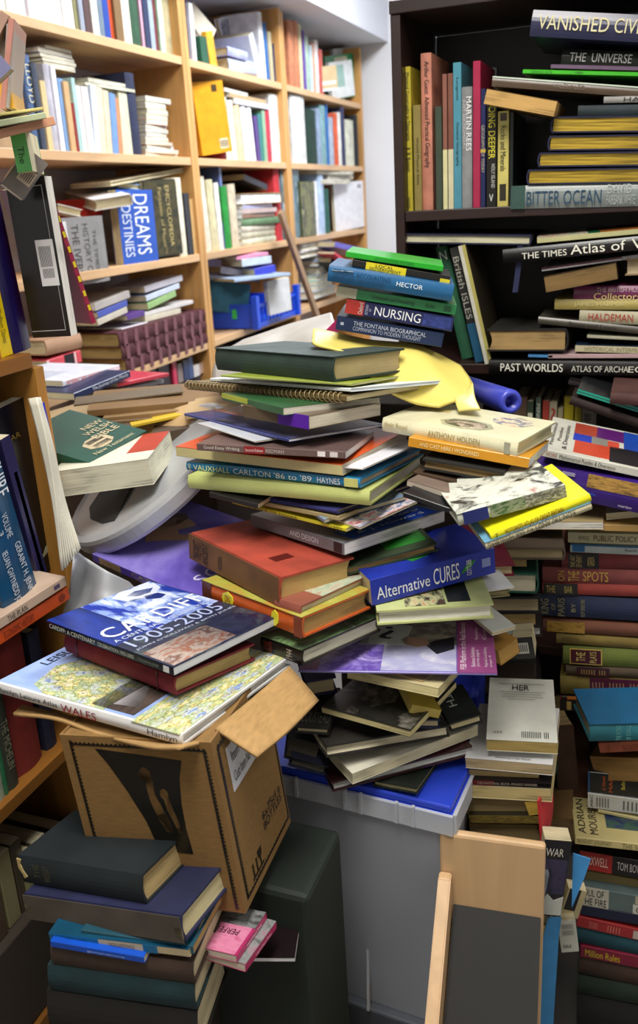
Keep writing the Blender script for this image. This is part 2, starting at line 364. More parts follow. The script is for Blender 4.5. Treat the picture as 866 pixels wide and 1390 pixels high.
for nm, lb, y0, y1, tp, lv in (('pine_bookcase', 'pine bookcase bay nearest the viewer with the three ribbed volumes', 1.66, 2.765, 2.3, [10, 9, 8, 7, 6, 5, 4]),
                           ('pine_bookcase', 'middle pine bookcase bay holding the blue plastic crate', 2.767, 3.60, 1.99, [10, 9, 8, 7, 6, 5]),
                           ('pine_bookcase', 'farthest pine bookcase bay beside the white end wall', 3.602, 4.66, 1.98, [10, 9, 8, 7, 6, 5])):
    bookcase(nm, lb, FP, y0, y1, [PZ[k] for k in lv], .3, tp, pine, pinev, .024, .024, M('#b9b4bc', 'wall'), group=None)
dk = M('#2a1814', 'darkwood')
b = bookcase('dark_bookcase', 'dark brown wood-effect bookcase crammed with books at the right', FD, -.487, .40, [.919-.325,   .30, .02, -.19, .919, 1.222], .30, 1.573, dk, dk, .020, .019, M('#17100f', 'darkwood'))
boxo('top_board', (-.001, .889, -.004, .301, 1.8235, 1.846), dk, b, bev=.0015)
# low bookcase at the left
nz = on(0, NX, (47, 478))[2]; nz2 = on(0, NX, (59, 803))[2]; nz3 = on(0, NX, (83, 1022))[2]; ny = on(0, NX, (62, 540))[1]
print('near unit', nz, nz2, nz3, ny)
bookcase('low_pine_bookcase', 'low golden pine bookcase in the left foreground beside the cardboard box', FN, .25, ny+.006, [nz, nz2, nz3, .02, -.19], .26, nz-.023, M('#8a5a22', 'pine'), M('#b07c38', 'pinev'), .022, .02, M('#4a3a2c', 'wall'))
# ================================================================ PINE SHELVES
w = {'W': .16}
row(FP, PZ[5], 'the highest pine shelf', [(-2,10,-40,'#e0ddd8'),(10,26,-40,'#dcdcd8'),(26,41,-40,'#e4e4ea'),(41,56,-45,'#e2dfe6'),(56,72,-40,'#eeeeee'),(72,88,-38,'#e8e8ec'),(88,103,-42,'#ecebe6'),
 (104,111,-35,'#8e8a60'),(111,117,-30,'#98a0b0'),(118,128,-30,'#5a4444'),(128,137,-34,'#e6e4de'),(137,144,-28,'#6f8090'),(144,152,-30,'#2448a0'),(152,160,-26,'#c4502c'),(160,170,-28,'#806440'),
 (170,181,-30,'#d9d0c0'),(182,195,-34,'#1c4a2e'),(195,200,-20,'#cba0b2'),(200,207,-26,'#2c3658'),(207,213,-20,'#9aa8b4'),(213,220,-24,'#6e2c30'),(221,228,-22,'#b6d0b4'),(228,240,-26,'#b0a37c')], W=.17)
row(FP, PZ[6], 'the second pine shelf, near bay', [(20,27,98,'#e6d8c0'),(27,34,98,'#c07f45'),(35,42,98,'#d69a55'),(42,47,76,'#1e2b48'),(47,59,75,'#4a6690',0,{'items':[('t','N',(.1,.5,.2,.8),'LLOYD','#d8d4bc',0)]}),(59,66,86,'#3a4456'),(67,74,110,'#d8c08c'),(75,84,88,'#b9b6c0'),
 (84,90,90,'#e6e6f2'),(91,98,107,'#7fa2cc'),(98,105,111,'#d2a878'),(105,109,140,'#8c2a24'),(109,114,106,'#a8c8c4'),(114,121,117,'#ece4e6'),(121,130,118,'#e8e4e0'),(130,138,117,'#cdd6e8',4),(138,146,120,'#e2d7b6',4),
 (146,154,124,'#d8c8ac',4),(154,162,128,'#6f94c8',5),(162,168,134,'#c08860',4),(168,182,124,'#d9d1b0',3),(183,195,100,'#1d2444')], W=.15)
pile(FP, PZ[6]+.205, 'the heap high on the near pine bay', [(60,103,8,'#9a7440','F'),(58,104,5,'#8a8478','F'),(55,104,6,'#a28a60','F'),(52,100,6,'#c2c6d8','F'),(62,96,5,'#8c6c50','F')], W=.15, inset=.04)
pile(FP, PZ[6]+.163, 'the small heap over the white paperbacks', [(118,184,6,'#d6caa6','F',{'hard':1}),(116,180,5,'#2c4a30','F'),(120,176,6,'#c2ba9c','F')], W=.14, inset=.03)
pile(FP, PZ[6], 'the short stack ending the near bay', [(198,243,5,'#d88a40','F'),(198,240,5,'#ece6dc','F'),(200,236,5,'#6fa2cc','F'),(198,232,5,'#d9862e','F'),(198,230,6,'#e4dfe2','F'),(199,228,6,'#3c3684','F'),(198,229,5,'#e8e8e8','F'),(198,228,5,'#5a4a50','F'),(199,227,7,'#c4505a','F'),(199,229,7,'#e4d8a8','F'),(200,229,7,'#d8cda0','F'),(198,226,9,'#ded3b8','F'),(198,232,8,'#3a2c48','F')], W=.14, inset=.03)
row(FP, PZ[7], 'the third pine shelf, near bay', [(113,120,300,'#c8c4b0',8),(120,128,300,'#5c9040',8),(131,141,272,'#c0342c',10,{'label':'red hardback leaning against the blue book of dreams on the pine shelf'}),
 (196,204,270,'#e4ddd0'),(204,211,276,'#c09868'),(211,215,290,'#8cc4c0')], W=.14, inset=.075)
row(FP, PZ[7], 'the third pine shelf, before the first upright', [(246,257,241,'#e6dcc4'),(257,264,262,'#20242c'),(264,271,270,'#c8a068'),(271,280,271,'#b98c58')], W=.15, inset=.0)
FF = dict(group='books facing out on the pine shelves')
bk('grey hardback with sideways title leaning at the left of the pine shelf', (78,295),(139,291),92,.022,'#8f8d8b','CR',pin=.002,yaw=84,items=[('t','N',(.25,.4,.15,.9),'THE IVERS','#4c4a4c',270),('t','N',(.5,.62,.1,.9),'HISTORY OF','#5c5a5c',270),('t','N',(.7,.78,.2,.8),'THE TIMES','#5c5a5c',270),('p','N',(.0,.16,.45,.95),'#d8d6d4')],hard=1,kind='gloss',**FF)
bk('blue book titled dreams, cover outward and tilted on the pine shelf', (157,256),(206,256),101,.03,'#2e59b8','CR',pin=.002,yaw=84,hard=0,items=[('t','N',(.42,.82,.12,.94),'DREAMS','#eef2fa',270),('t','N',(.08,.33,.1,.94),'& DESTINIES','#e4ecfa',270),('p','N',(.02,.34,.72,.98),PIC(['#9cc0ea','#2e5cc0','#284a98'],3))],**FF)
bk('dark landscape-covered art encyclopedia facing out beside the blue book', (193,243),(238,241),106,.045,'#2a2b1c','CR',pin=.002,yaw=84,hard=1,kind='gloss',items=[('p','N',(.02,.98,.02,.98),PIC(['#14180f','#2c2e1a','#4c4426','#1b2219','#6a5c34'],3.5)),('t','N',(.62,.74,.12,.92),'ENCYCLOPEDIA','#c9b476',270),('t','N',(.4,.5,.12,.9),'Fantastic of Music','#b8a56a',270)],**FF)
bk('thick white block of pages lying tilted atop the leftmost pine-shelf books', (80,258),(126,271),16,.15,'#e4e0dc','F',pin=.02,P=(155,240),group='books lying on the upright books')
bk('white paperback with a pink corner under the thick white block', (78,276),(112,284),11,.12,'#e6e0da','F',pin=0.03,yaw=50,items=[('p','T',(.75,1,0,1),'#d0506c')],group='books lying on the upright books')
bk('pale blue stack of two booklets above the blue dreams book', (160,247),(190,250),8,.12,'#7da0d4','F',pin=0.03,yaw=70,group='books lying on the upright books')
bk('long cream volume lying across the tops of the near-bay books', (150,246),(258,226),6,.14,'#cfc3a4','F',pin=0.03,yaw=90,group='books lying on the upright books')
# near bay, lower: ribbed volumes etc
e1 = on(0, PX+.03, (165,505))[2]
RIB = [('p','N',(.04+.105*i,.075+.105*i,0,1),'#7a4a50') for i in range(9)]
for (A, B, t, lb) in (((171,487),(283,450),19,'lowest of the three ribbed maroon leather volumes, right above the shelf board'),((165,469),(281,434),17,'middle one of the three ribbed maroon leather volumes'),((161,452),(282,418),17,'topmost of the three ribbed maroon leather volumes, white booklet on it')):
    Ap = on(0, PX, A)
    bk(lb, A, B, t, .21, '#4e1f24', 'S', Y=on(0, PX, B)[1], yaw=90, pages='#a08a58', items=RIB, name='ribbed_leather_volume', cat='book', group='ribbed leather volumes', kind='cloth')
H1 = dict(group='books heaped over the ribbed volumes')
bk('white-paged thick paperback topping the left heap over the ribbed volumes', (128,412),(175,394),10,.17,'#b9b2ac','S',pin=0.03,yaw=88,pages='#e6e2e4',kind='paper',hard=0,**H1)
bk('blue-edged book second in the left heap over the ribbed volumes', (132,424),(172,407),8,.17,'#4c5cb0','S',pin=0.03,yaw=88,hard=0,**H1)
bk('cream-edged book third in the left heap over the ribbed volumes', (132,434),(172,416),8,.17,'#cfc6b4','S',pin=0.03,yaw=88,hard=0,**H1)
bk('white booklet lying directly on the top ribbed volume', (165,446),(201,437),7,.16,'#e4dfe4','S',pin=0.03,yaw=88,hard=0,**H1)
bk('grey-topped paperback crowning the right heap over the ribbed volumes', (196,389),(247,373),8,.15,'#cfcbd4','S',pin=0.03,yaw=88,hard=0,kind='paper',**H1)
bk('pale blue magazine second in the right heap over the ribbed volumes', (198,402),(243,384),7,.15,'#cdd6e4','S',pin=0.03,yaw=88,hard=0,**H1)
bk('green and yellow booklet third in the right heap', (200,412),(238,394),8,.15,'#9cbf7c','S',pin=0.03,yaw=88,hard=0,**H1)
bk('white pamphlet between the heaps and the top ribbed volume', (196,424),(262,407),5,.16,'#dcd6d2','S',pin=0.03,yaw=88,hard=0,**H1)
bk('purple and orange booklet under the white pamphlet', (172,428),(196,421),7,.15,'#5c3c88','S',pin=0.03,yaw=88,hard=0,**H1)
bk('cream booklet with a worn edge under the white pamphlet', (197,430),(245,418),7,.15,'#d8d0b8','S',pin=0.03,yaw=88,hard=0,**H1)
H2 = dict(group='books and magazines left of the ribbed volumes')
bk('brown wrapped box-like volume behind the black-labelled red book', (62,462),(110,452),20,.14,'#b08a6c','S',pin=0.0,yaw=88,kind='paper',**H2)
bk('coral red paperback with a black spine band, left of the ribbed volumes', (63,490),(109,475),16,.14,'#d8505c','S',pin=0.0,yaw=88,hard=0,items=[('p','N',(.5,.78,0,1),'#1c1a20'),('p','N',(.0,.06,0,1),'#e8dcd8'),('p','N',(.8,.84,0,1),'#e8dcd8')],**H2)
bk('navy paperback with a yellow patch under the coral red paperback', (64,505),(105,493),8,.14,'#2c3a74','S',pin=0.0,yaw=88,hard=0,items=[('p','N',(.2,.5,0,1),'#e0a038')],**H2)
bk('glossy white magazine with red lettering on the front of the lower pile', (85,517),(162,495),7,.22,'#dde0ea','S',Y=1.82,yaw=86,hard=0,items=[('t','N',(.05,.7,.1,.9),'AMERICAN HISTORY','#d0402c',0),('p','T',(.1,.5,.3,.9),PIC(['#dde0ea','#b4bccc','#e8e8ee'],3))],**H2)
bk('navy book with white spine lettering under the glossy white magazine', (100,534),(176,503),9,.2,'#1e2a50','S',Y=1.76,yaw=84,hard=0,items=[('t','N',(.3,.95,.2,.85),'The Journal of the Month','#dce0ea',0)],**H2)
bk('red-covered flat book lying behind the navy lettered book', (160,520),(229,506),5,.12,'#c83c4c','S',Y=1.9,yaw=80,hard=0,**H2)
bk('grey-white periodical under the red-covered flat book', (150,530),(222,515),5,.12,'#b8bcc4','S',Y=1.9,yaw=80,hard=0,**H2)
row(FP, PZ[9]+.19, 'the dim shelf below the ribbed volumes', [(205,216,488,'#23202a'),(218,236,486,'#2c1c24'),(237,242,480,'#c43050'),(243,251,492,'#8a7a74'),(251,258,488,'#28365c'),(258,264,484,'#3a4c78'),(264,272,494,'#d0c8c4'),(272,281,490,'#c4a898')], W=.12)
pile(FP, PZ[9], 'the dark stack under the dim shelf books', [(190,272,26,'#40343a','S',{'hard':1}),(188,274,26,'#352c38','S',{'hard':1}),(192,272,26,'#3c3034','S',{'hard':1})], W=.2, inset=.03)
# ---- middle bay
row(FP, PZ[5], 'the highest shelf, middle bay', [(252,262,-10,'#1f2850'),(263,268,5,'#dfe3ec'),(275,285,52,'#185038',-4),(286,296,46,'#d9a020',-10)], W=.17)
bk('beige picture cover leaning beside the navy book high in the middle bay', (262,2),(294,40),52,.012,'#c9bfae','CR',pin=0.02,yaw=72,hard=0,items=[('p','N',(.1,.9,.1,.55),PIC(['#5a5148','#8d8375','#2e2a28'],3))],**FF)
bk('big picture book with dark flowers on white, back of the top shelf', (296,24),(350,12),66,.02,'#dcdde4','CR',pin=0.14,yaw=86,items=[('p','N',(.03,.97,.05,.95),PIC(['#e4e4ea','#dcdfe4','#8d8f9c','#4c4a60','#a5868c'],2.6))],**FF)
bk('pale blue box file lying on the highest middle shelf', (310,78),(349,84),17,.16,'#aeb9cf','S',pin=0.03,yaw=84,kind='gloss',group='volumes lying on the highest middle shelf')
bk('lilac-blue hardback on the pale blue box file', (309,62),(336,70),12,.15,'#9fa6d8','S',pin=0.03,yaw=84,group='volumes lying on the highest middle shelf')
row(FP, PZ[5], 'the highest shelf, right of the box file', [(350,357,50,'#d8dcea',-24),(358,364,18,'#e8e8ec',-3),(364,369,32,'#2e62a0',-3),(369,373,44,'#b8b090',-2),(374,382,62,'#24305c'),(382,385,64,'#dfe4ee')], W=.16)
row(FP, PZ[6], 'the second shelf, middle bay', [(303,309,118,'#8c2434',-3),(310,317,133,'#e8e2d8',-3),(318,325,137,'#e6dfd0',-4),(326,334,136,'#d5bf9a',-4),(335,342,140,'#e4e2e2',-5),(343,350,140,'#e8e6e6',-6),(350,355,158,'#4a2e78',-4),(355,360,155,'#2c7a78',-2),(360,364,150,'#88b090'),(365,371,146,'#c03448'),(372,386,130,'#dcdcda')], W=.15)
bk('amber plastic bag with small round label holding a book, beside the first upright', (259,110),(301,107),102,.03,'#d8971f','CL',pin=0.012,yaw=72,hard=0,items=[('p','N',(.6,.78,.85,.95),'#4a3a24'),('p','N',(.62,.9,.06,.2),'#e0d2b0'),('t','N',(.64,.88,.08,.18),'IIIIIIII','#4a3a24',0)],name='book_in_amber_bag',**FF)
pile(FP, PZ[6]+.197, 'the loose heap on the second middle shelf', [(318,364,7,'#cfd0da','S'),(312,362,6,'#b89a70','S'),(305,340,5,'#e0dcd0','S')], W=.15)
row(FP, PZ[7], 'the third shelf, middle bay', [(282,290,240,'#e0d6c0',-4),(291,300,244,'#cfc49c',-3),(300,306,248,'#e0ddd4',-2),(306,309,226,'#5a6a9c'),(309,317,253,'#1f8a34',-2),(318,328,250,'#cdbfa4',-2)], W=.16)
pile(FP, PZ[7], 'the white-paged stack on the third middle shelf', [(330,397,8,'#c8c8b0','S'),(329,396,8,'#b9b49c','S'),(329,395,8,'#c6bfae','S'),(329,393,9,'#6a8a64','S'),(329,372,6,'#8a6a58','S'),(329,372,6,'#c0aaa4','S'),(330,371,6,'#a8a8c8','S'),(328,378,14,'#b08e5c','R',{'hard':1})], W=.16, pages='#eef0f2')
bk('dark open-topped magazine lying tilted over the white-paged stack', (331,236),(363,250),8,.14,'#2a2c38','S',pin=0.03,yaw=84,hard=0,**H1)
row(FP, PZ[7], 'the third shelf, behind the leaning plank', [(378,386,226,'#b82c34',0),(386,411,225,'#7f93a0',0,{'items':[('p','N',(.02,.98,.02,.98),PIC(['#9cb0bc','#6c8894','#4c6468','#a8b8c4'],3))]})], W=.14)
# crate and things in middle bay lower
def crate():
    root = empty('plastic_crate'); 
    ya, yb = base_pt(FP, PZ[8], -.055, 349)[1], base_pt(FP, PZ[8], -.055, 404)[1]; x1 = PX+.055; x0 = PX-.20; z0 = PZ[8]+.001; h = .125
    root.location = ((x0+x1)/2, (ya+yb)/2, z0); ox, oy = root.location[0], root.location[1]; bm = bmesh.new(); c = lambda *e: bbox(bm, e[0]-ox, e[1]-ox, e[2]-oy, e[3]-oy, e[4], e[5], .002)
    c(x0, x1, ya, yb, 0, .006)
    for (a, b_, cc, d) in ((x0, x1, ya, ya+.006), (x0, x1, yb-.006, yb), (x0, x0+.006, ya, yb)): c(a, b_, cc, d, 0, h*.75)
    c(x1-.006, x1, ya, yb, 0, .02); c(x1-.008, x1+.002, ya, yb, h*.62, h*.72)
    n = 13
    for i in range(n):
        y = ya+(yb-ya)*i/(n-1); c(x1-.005, x1, y-.005, y+.005, 0, h*.7)
    for y in (ya, yb):
        for x in (x0, x1): c(x-.012, x+.012, y-.014, y+.014, 0, h)
    fin(bm, 'crate_shell', M('#1f4fd0', 'plastic'), root)
    boxo('price_sticker', (x1-.10-ox, x1-.08-ox, ya-.0012-oy, ya-oy-.0002, .04, .075), M('#3cd060', 'gloss'), root)
    tag(root, 'blue slatted plastic crate of books on the lower middle pine shelf', 'crate'); return x0, x1, ya, yb
cx0, cx1, cya, cyb = crate()
CR = dict(group='books packed in the blue crate')
bk('teal hardback standing at the near side of the blue crate', (285,380),(340,386),42,.02,'#2c6c8c','CR',Y=cya+.03,yaw=20,**CR)
bk('white-covered book standing in the middle of the blue crate', (362,382),(392,375),46,.02,'#dcdcdc','CL',Y=cya+.22,yaw=72,hard=0,**CR)
for a, b_, t, c_, lb in (((282,374),(352,379),4,'#8f98a0','grey magazine spread flat across the top of the crate'),((318,379),(394,370),4,'#b0c4dc','pale blue folder jutting over the crate front'),
   ((300,362),(345,368),9,'#a9a0a8','grey-lilac book lying high over the crate'),((345,365),(373,359),10,'#3c44b4','violet-blue lettered paperback at the right of the crate heap'),((328,352),(368,347),10,'#c4d0dc','crumpled pale paperback near the top of the crate heap'),((321,349),(364,342),4,'#d88cae','pink-edged booklet topping the crate heap')):
    bk(lb, a, b_, t, .14, c_, 'S', Y=cya+.12, yaw=60, hard=0, group='papers heaped over the blue crate')
bk('big red picture book facing out behind the leaning plank', (366,346),(431,341),78,.02,'#b02434','CR',pin=0.15,yaw=76,items=[('p','N',(.25,.8,.35,.75),PIC(['#b02434','#7a1c28','#c86a50','#d8c4a8'],3)),('p','N',(.6,.78,.2,.34),'#e4e2e2'),('t','N',(.1,.7,.8,.9),'COLLECTION','#2c1014',0)],**FF)
def plank():
    a = on(0, PX+.055, (383,287)); b_ = on(0, PX+.10, (434,432)); d = b_-a; L = np.linalg.norm(d); d /= L
    y = np.array([-1., 0, 0]); y = y-d*(y@d); y /= np.linalg.norm(y); z = np.cross(d, y)
    mw = Matrix(((d[0], y[0], z[0], a[0]), (d[1], y[1], z[1], a[1]), (d[2], y[2], z[2], a[2]), (0, 0, 0, 1)))
    o = boxo('wooden_plank', (0, (a[2]-FL)/max(.1, -d[2])-.01, 0, .018, -.017, .017), M('#9a7a5c', 'pine'), bev=.002, mw=mw); tag(o, 'narrow brown wooden plank leaning diagonally against the pine shelves', 'plank')
plank()
pile(FP, PZ[9]+.12, 'the dark shelf under the crate', [(300,400,14,'#3c3038','F'),(320,396,12,'#5c4c50','F'),(330,392,10,'#463c44','F')], W=.2)
# ---- far bay
row(FP, PZ[5], 'the highest shelf, far bay', [(396,404,30,'#c07c58'),(404,410,30,'#c4805c'),(410,414,34,'#d8cda6'),(415,418,42,'#6c4aa4'),(418,423,50,'#a8c0b0'),(423,427,62,'#c8dce8'),(427,431,60,'#d89c78'),(431,436,56,'#e6dcda'),(436,440,68,'#cc5040')], W=.2, inset=.01)
bk('big white-bordered picture book at the end of the highest far shelf', (452,66),(492,61),72,.02,'#dadbdc','CL',pin=.05,yaw=80,hard=0,**FF)
bk('bright green cover with a cream arch, highest far shelf', (440,76),(482,71),60,.015,'#128a4c','CL',pin=.03,yaw=80,hard=0,items=[('p','N',(.3,.7,.75,.95),'#d8cfa8')],**FF)
bk('rounded white book in front of the bright green cover', (446,84),(477,80),50,.02,'#e4e8e6','CL',pin=.012,yaw=80,hard=0,items=[('p','N',(.05,.6,.3,.9),'#9cc0b4')],**FF)
bk('small cream arched box in front of the rounded white book', (434,90),(456,88),34,.04,'#dcbf8e','CL',pin=-.01,yaw=80,hard=0,items=[('p','N',(0,.9,.25,.4),'#f0ece4'),('p','N',(0,1,.0,.1),'#e8f0f4')],**FF)
row(FP, PZ[6], 'the second shelf, far bay', [(400,419,132,'#d9dbd8'),(420,433,150,'#123428'),(434,439,148,'#8ea0b8'),(439,446,144,'#7fa6ac'),(446,449,142,'#2c6cb0'),(450,456,160,'#a8b4c4'),(457,462,154,'#d8603c'),(462,466,153,'#e6e4dc'),(467,471,146,'#3a3c60'),(472,483,164,'#d8d8c4'),(484,489,157,'#1e2024'),(489,493,170,'#d8ccb8')], W=.18, inset=.01)
row(FP, PZ[7], 'the third shelf, far bay', [(411,431,246,'#4c5434',0,{'items':[('p','N',(.02,.98,.02,.98),PIC(['#3a4028','#7c7c48','#2c3020','#94946a'],3))]}),(431,435,246,'#e8e8ec'),(436,444,236,'#b4c8e0'),(445,450,256,'#2a5c50')], W=.18, inset=.01)
bk('large white sheet-like cover facing out, far end of the third shelf', (452,248),(493,244),64,.015,'#e6e6ea','CR',pin=.005,yaw=80,hard=0,items=[('p','N',(.78,.9,.85,.93),'#9c9ca4')],**FF)
pile(FP, PZ[7]+.225, 'the white heap over the far third shelf', [(436,472,6,'#e6e8f0','F'),(446,480,6,'#dfe4ea','F'),(430,474,5,'#2c2230','F')], W=.16)
pile(FP, PZ[8]+.02, 'the jumble low in the far bay', [(428,458,10,'#e8eaf0','F'),(430,454,6,'#5aa0d0','F'),(430,453,6,'#4cb87c','F'),(432,454,7,'#d8e0ec','F'),(433,452,12,'#46566c','F'),(430,450,7,'#a8b0c0','F'),(432,452,7,'#6aa0d4','F'),(410,454,8,'#e4e0e0','F'),(412,452,8,'#d9d4dc','F'),(408,448,6,'#e0dcd8','F')], W=.2, inset=.01)
bk('purple-spined book sticking out tilted low in the far bay', (455,328),(513,342),7,.2,'#6c68b4','S',Y=4.1,yaw=60,hard=0,group='books jutting out low in the far bay')
bk('dark glossy magazine jutting out below the purple-spined book', (450,350),(480,366),6,.2,'#33363e','S',Y=4.0,yaw=60,hard=0,group='books jutting out low in the far bay')
bk('thin red leaflet bent forward behind the topmost green paperback', (455,342),(475,358),3,.14,'#d84c60','S',Y=3.9,yaw=55,hard=0,group='books jutting out low in the far bay')
# ================================================================ DARK BOOKCASE
GA = 'books standing in the top of the dark bookcase'
row(FD, 1.222, 'the top shelf of the dark bookcase', [
 (551,561,90,'#b9aa38',0,{'label':'slim mustard yellow book, leftmost on the top shelf of the dark bookcase','items':[('t','N',(.04,.5,.25,.8),'Physical Geography in Diagrams','#2c2a20',0),('t','N',(.55,.72,.25,.8),'R. B. Bunnett','#2c2a20',0),('t','N',(.9,.98,.3,.75),'Longmans','#2c2a20',0)]}),
 (563,573,142,'#8c7d44',0,{'items':[('t','N',(.3,.75,.3,.75),'World Physical Atlas','#4a4224',0)]}),
 (574,588,71,'#c27e68',0,{'label':'tall salmon-spined geography book leaning on the dark bookcase top shelf','items':[('t','N',(.05,.72,.22,.8),'Arthur Guest: Advanced Practical Geography','#2c1c18',0)]}),
 (592,601,144,'#3e4a3c',0),(602,608,100,'#8a5a4c',0,{'items':[('p','N',(.55,1,0,1),'#d8d2a0')]}),(609,616,99,'#7a4e40',0,{'items':[('p','N',(.55,1,0,1),'#cfc9a6')]}),
 (616,627,84,'#4c8fa2',0,{'items':[('t','N',(.1,.25,.3,.7),'Longman','#16323c',0),('t','N',(.4,.7,.3,.7),'General Geography','#16323c',0)]}),
 (627,641,117,'#8b8d8e',0,{'label':'grey book with white vertical author lettering between a teal and a crimson one','items':[('t','N',(.08,.52,.45,.95),'MARTIN REES','#f0f0ee',0),('t','N',(.1,.5,.1,.36),'JUST SIX NUMBERS','#c8c8c8',0)]}),
 (642,652,82,'#a5264a',0,{'label':'tall crimson book standing between the grey and the midnight blue ones'}),
 (652,659,120,'#1d2452',0,{'items':[('t','N',(.3,.7,.2,.8),'GEOGRAPHY OF TODAY','#b8b0a0',0),('p','N',(.5,.53,0,1),'#c8b040')]}),
 (660,674,132,'#16140f',0,{'label':'black book with large yellow DEEPER lettering on the top dark shelf','items':[('t','N',(.02,.55,.2,.85),'GOING DEEPER','#e8dc3c',0),('t','N',(.6,.82,.5,.85),'HOLY ISLAND','#c8c8c0',0),('t','N',(.88,.95,.3,.7),'V','#e8e8e0',90)]}),
 (675,690,150,'#c9bd6a',0,{'label':'cream-yellow rocks and minerals book at the right of the upright row','items':[('t','N',(.15,.62,.25,.75),'Rocks and Minerals','#26241a',0),('p','N',(.02,.1,.2,.8),'#4a3c2c'),('p','N',(.76,.94,.2,.8),'#2c281c')]}),
 (691,696,152,'#141c1a',0)], W=.16, inset=.03)
GS = dict(group='books stacked at the right of the top dark shelf')
Yd = 1.745
def dk_(lb, A, B, t, col, face='S', W=.2, Y=Yd, **kw): return bk(lb, A, B, t, W, col, face, Y=Y, yaw=kw.pop('yaw', 0), **kw)
dk_('silver-grey book with dark blue capital title, lowest of the top-shelf stack', (694,252),(950,244),28,'#7d8684',hard=1,kind='gloss',T=.042,items=[('t','N',(.09,.5,.15,.75),'BITTER OCEAN','#16405c',0),('p','N',(0,.08,0,1),'#35524c'),('t','N',(.53,.66,.55,.95),'DAVID','#a8aeac',0),('t','N',(.53,.68,.1,.5),'FAIRBANK WHITE','#a8aeac',0)],**GS)
GG = dict(group='gilt-edged dark volumes'); gp = dict(pages='#b89a34', pk='gilt', name='gilt_edged_volume', kind='cloth')
for A, B, t, lb in (((715,230),(930,226),22,'gilt-edged dark blue volume, lowest of the four, on the silver-grey book'),((730,207),(935,204),21,'gilt-edged dark blue volume, second from the bottom of four'),((744,184),(940,181),22,'gilt-edged dark blue volume, third from the bottom of four'),((748,158),(945,155),24,'gilt-edged dark blue volume, topmost of the four')):
    dk_(lb, A, B, t, '#14163a', 'L', W=.2, **gp, **GG)
dk_('dark slate cloth book lying on the topmost gilt-edged volume', (785,143),(950,140),15,'#1e2b30',W=.18,**GS)
dk_('pale grey spine with black capitals over the dark slate book', (820,131),(960,128),9,'#9a9894',W=.16,items=[('t','N',(.2,.6,.15,.85),'HARDY','#1c1c1c',0)],**GS)
bk('tan block of pages sticking out tilted left over the gilt-edged volumes', (661,120),(757,137),22,.15,'#8a6a3c','F',Y=1.72,yaw=0,pages='#c79f5e',hard=0,**GS)
dk_('wide brown-grey book with a pale top edge beneath the green pamphlet', (669,103),(930,122),15,'#5a4a3c',W=.2,kind='gloss',items=[('t','N',(.33,.5,.3,.75),'VALERY LEO','#7a6e5c',0),('p','N',(0,1,.86,1),'#cfdccc')],**GS)
dk_('bright green pamphlet jutting left in the top dark shelf stack', (710,94),(920,99),6,'#46c02c',W=.2,hard=0,items=[('t','N',(.06,.2,.25,.7),'EDEXCEL GCSE','#145010',0),('t','N',(.35,.4,.2,.8),'age','#145010',0)],**GS)
dk_('dull lilac thin book above the bright green pamphlet', (748,87),(900,91),6,'#7c6480',W=.2,hard=0,**GS)
dk_('black book with white serif capitals under the top silver-lettered book', (764,66),(1000,74),24,'#1e2220',W=.2,kind='gloss',items=[('t','N',(.05,.42,.25,.8),'THE  UNIVERSE','#dfe2e0',0)],**GS)
dk_('large plastic-sleeved dark blue book with gold title topping the stack', (724,12),(980,24),40,'#2b2c4a',W=.24,kind='gloss',Y=1.70,items=[('t','N',(.04,.43,.28,.82),'VANISHED','#d0caa0',0),('t','N',(.46,.96,.28,.82),'CIVILISATIONS','#d0caa0',0)],**GS)
bk('small dark object case lying on top of the dark bookcase', (550,-8),(598,-12),14,.12,'#161616','S',Y=1.80,yaw=0,cat='book')
tag(boxo('light_patch', (-.415,-.335,2.030,2.041,1.45,1.50), M('#c9d2ea','gloss'), bev=.002), 'pale blue-white plastic strip fixed inside the top of the dark bookcase', 'label')  # pale panel that paints a gleam of light onto the bookcase back
# second shelf
GB = dict(group='books stacked on the second dark shelf')
def lean(lb, x0, x1, yt, col, ln, **kw):
    b = stand(FD, .919, x0, x1, yt, col, ln, **kw); tag(b, lb, 'book', 'books leaning on the second dark shelf')
lean('tall green hardback leaning left in the second dark shelf', 626,642,336,'#1f5a3c',-13,W=.17,inset=.05,items=[('t','N',(.04,.12,.2,.8),'N','#c8d8c8',90)])
lean('dark British Isles book with a blue foot leaning on the second dark shelf', 645,657,337,'#2b2c2c',-13,W=.16,inset=.02,items=[('t','N',(.08,.62,.15,.85),'British ISLES','#a8a69a',0),('p','N',(.66,1,0,1),'#2a5a78')])
lean('pale yellow-edged book, rightmost of the leaning books', 658,668,334,'#3a3226',-13,W=.16,inset=.0,items=[('p','N',(0,1,0,1),'#b0a860'),('p','N',(0,1,0,.5),'#c8c6b8','printed_panel',0)])  # brown cover colour is darkened to paint in the shelf's shadow
dk_('large navy hardback lying flat across the leaning books', (548,317),(722,319),14,'#171b38','R',W=.22,Y=1.76,pages='#c8c4a4',hard=1,**GB)
def ribbon():
    bm = bmesh.new(); pts = [(706,334),(705,350),(702,375),(699,397)]; P = [on(1, 1.735, q) for q in pts]; 
    prof = [(p[0], p[2]) for p in P]
    for i in range(3):
        a, b_ = P[i], P[i+1]; v = [bm.verts.new(x) for x in (a-[.005,0,0], a+[.005,0,0], b_+[.005,0,0], b_-[.005,0,0])]; w_ = [bm.verts.new(Vector(x.co)+Vector((0,.0012,0))) for x in v]
        bm.faces.new(v); bm.faces.new(w_[::-1]); 
        for k in range(4): bm.faces.new((v[k], v[(k+1)%4], w_[(k+1)%4], w_[k]))
    o = fin(bm, 'ribbon_bookmark', M('#232a52', 'cloth')); tag(o, 'navy ribbon bookmark hanging from the flat navy hardback', 'bookmark')
ribbon()
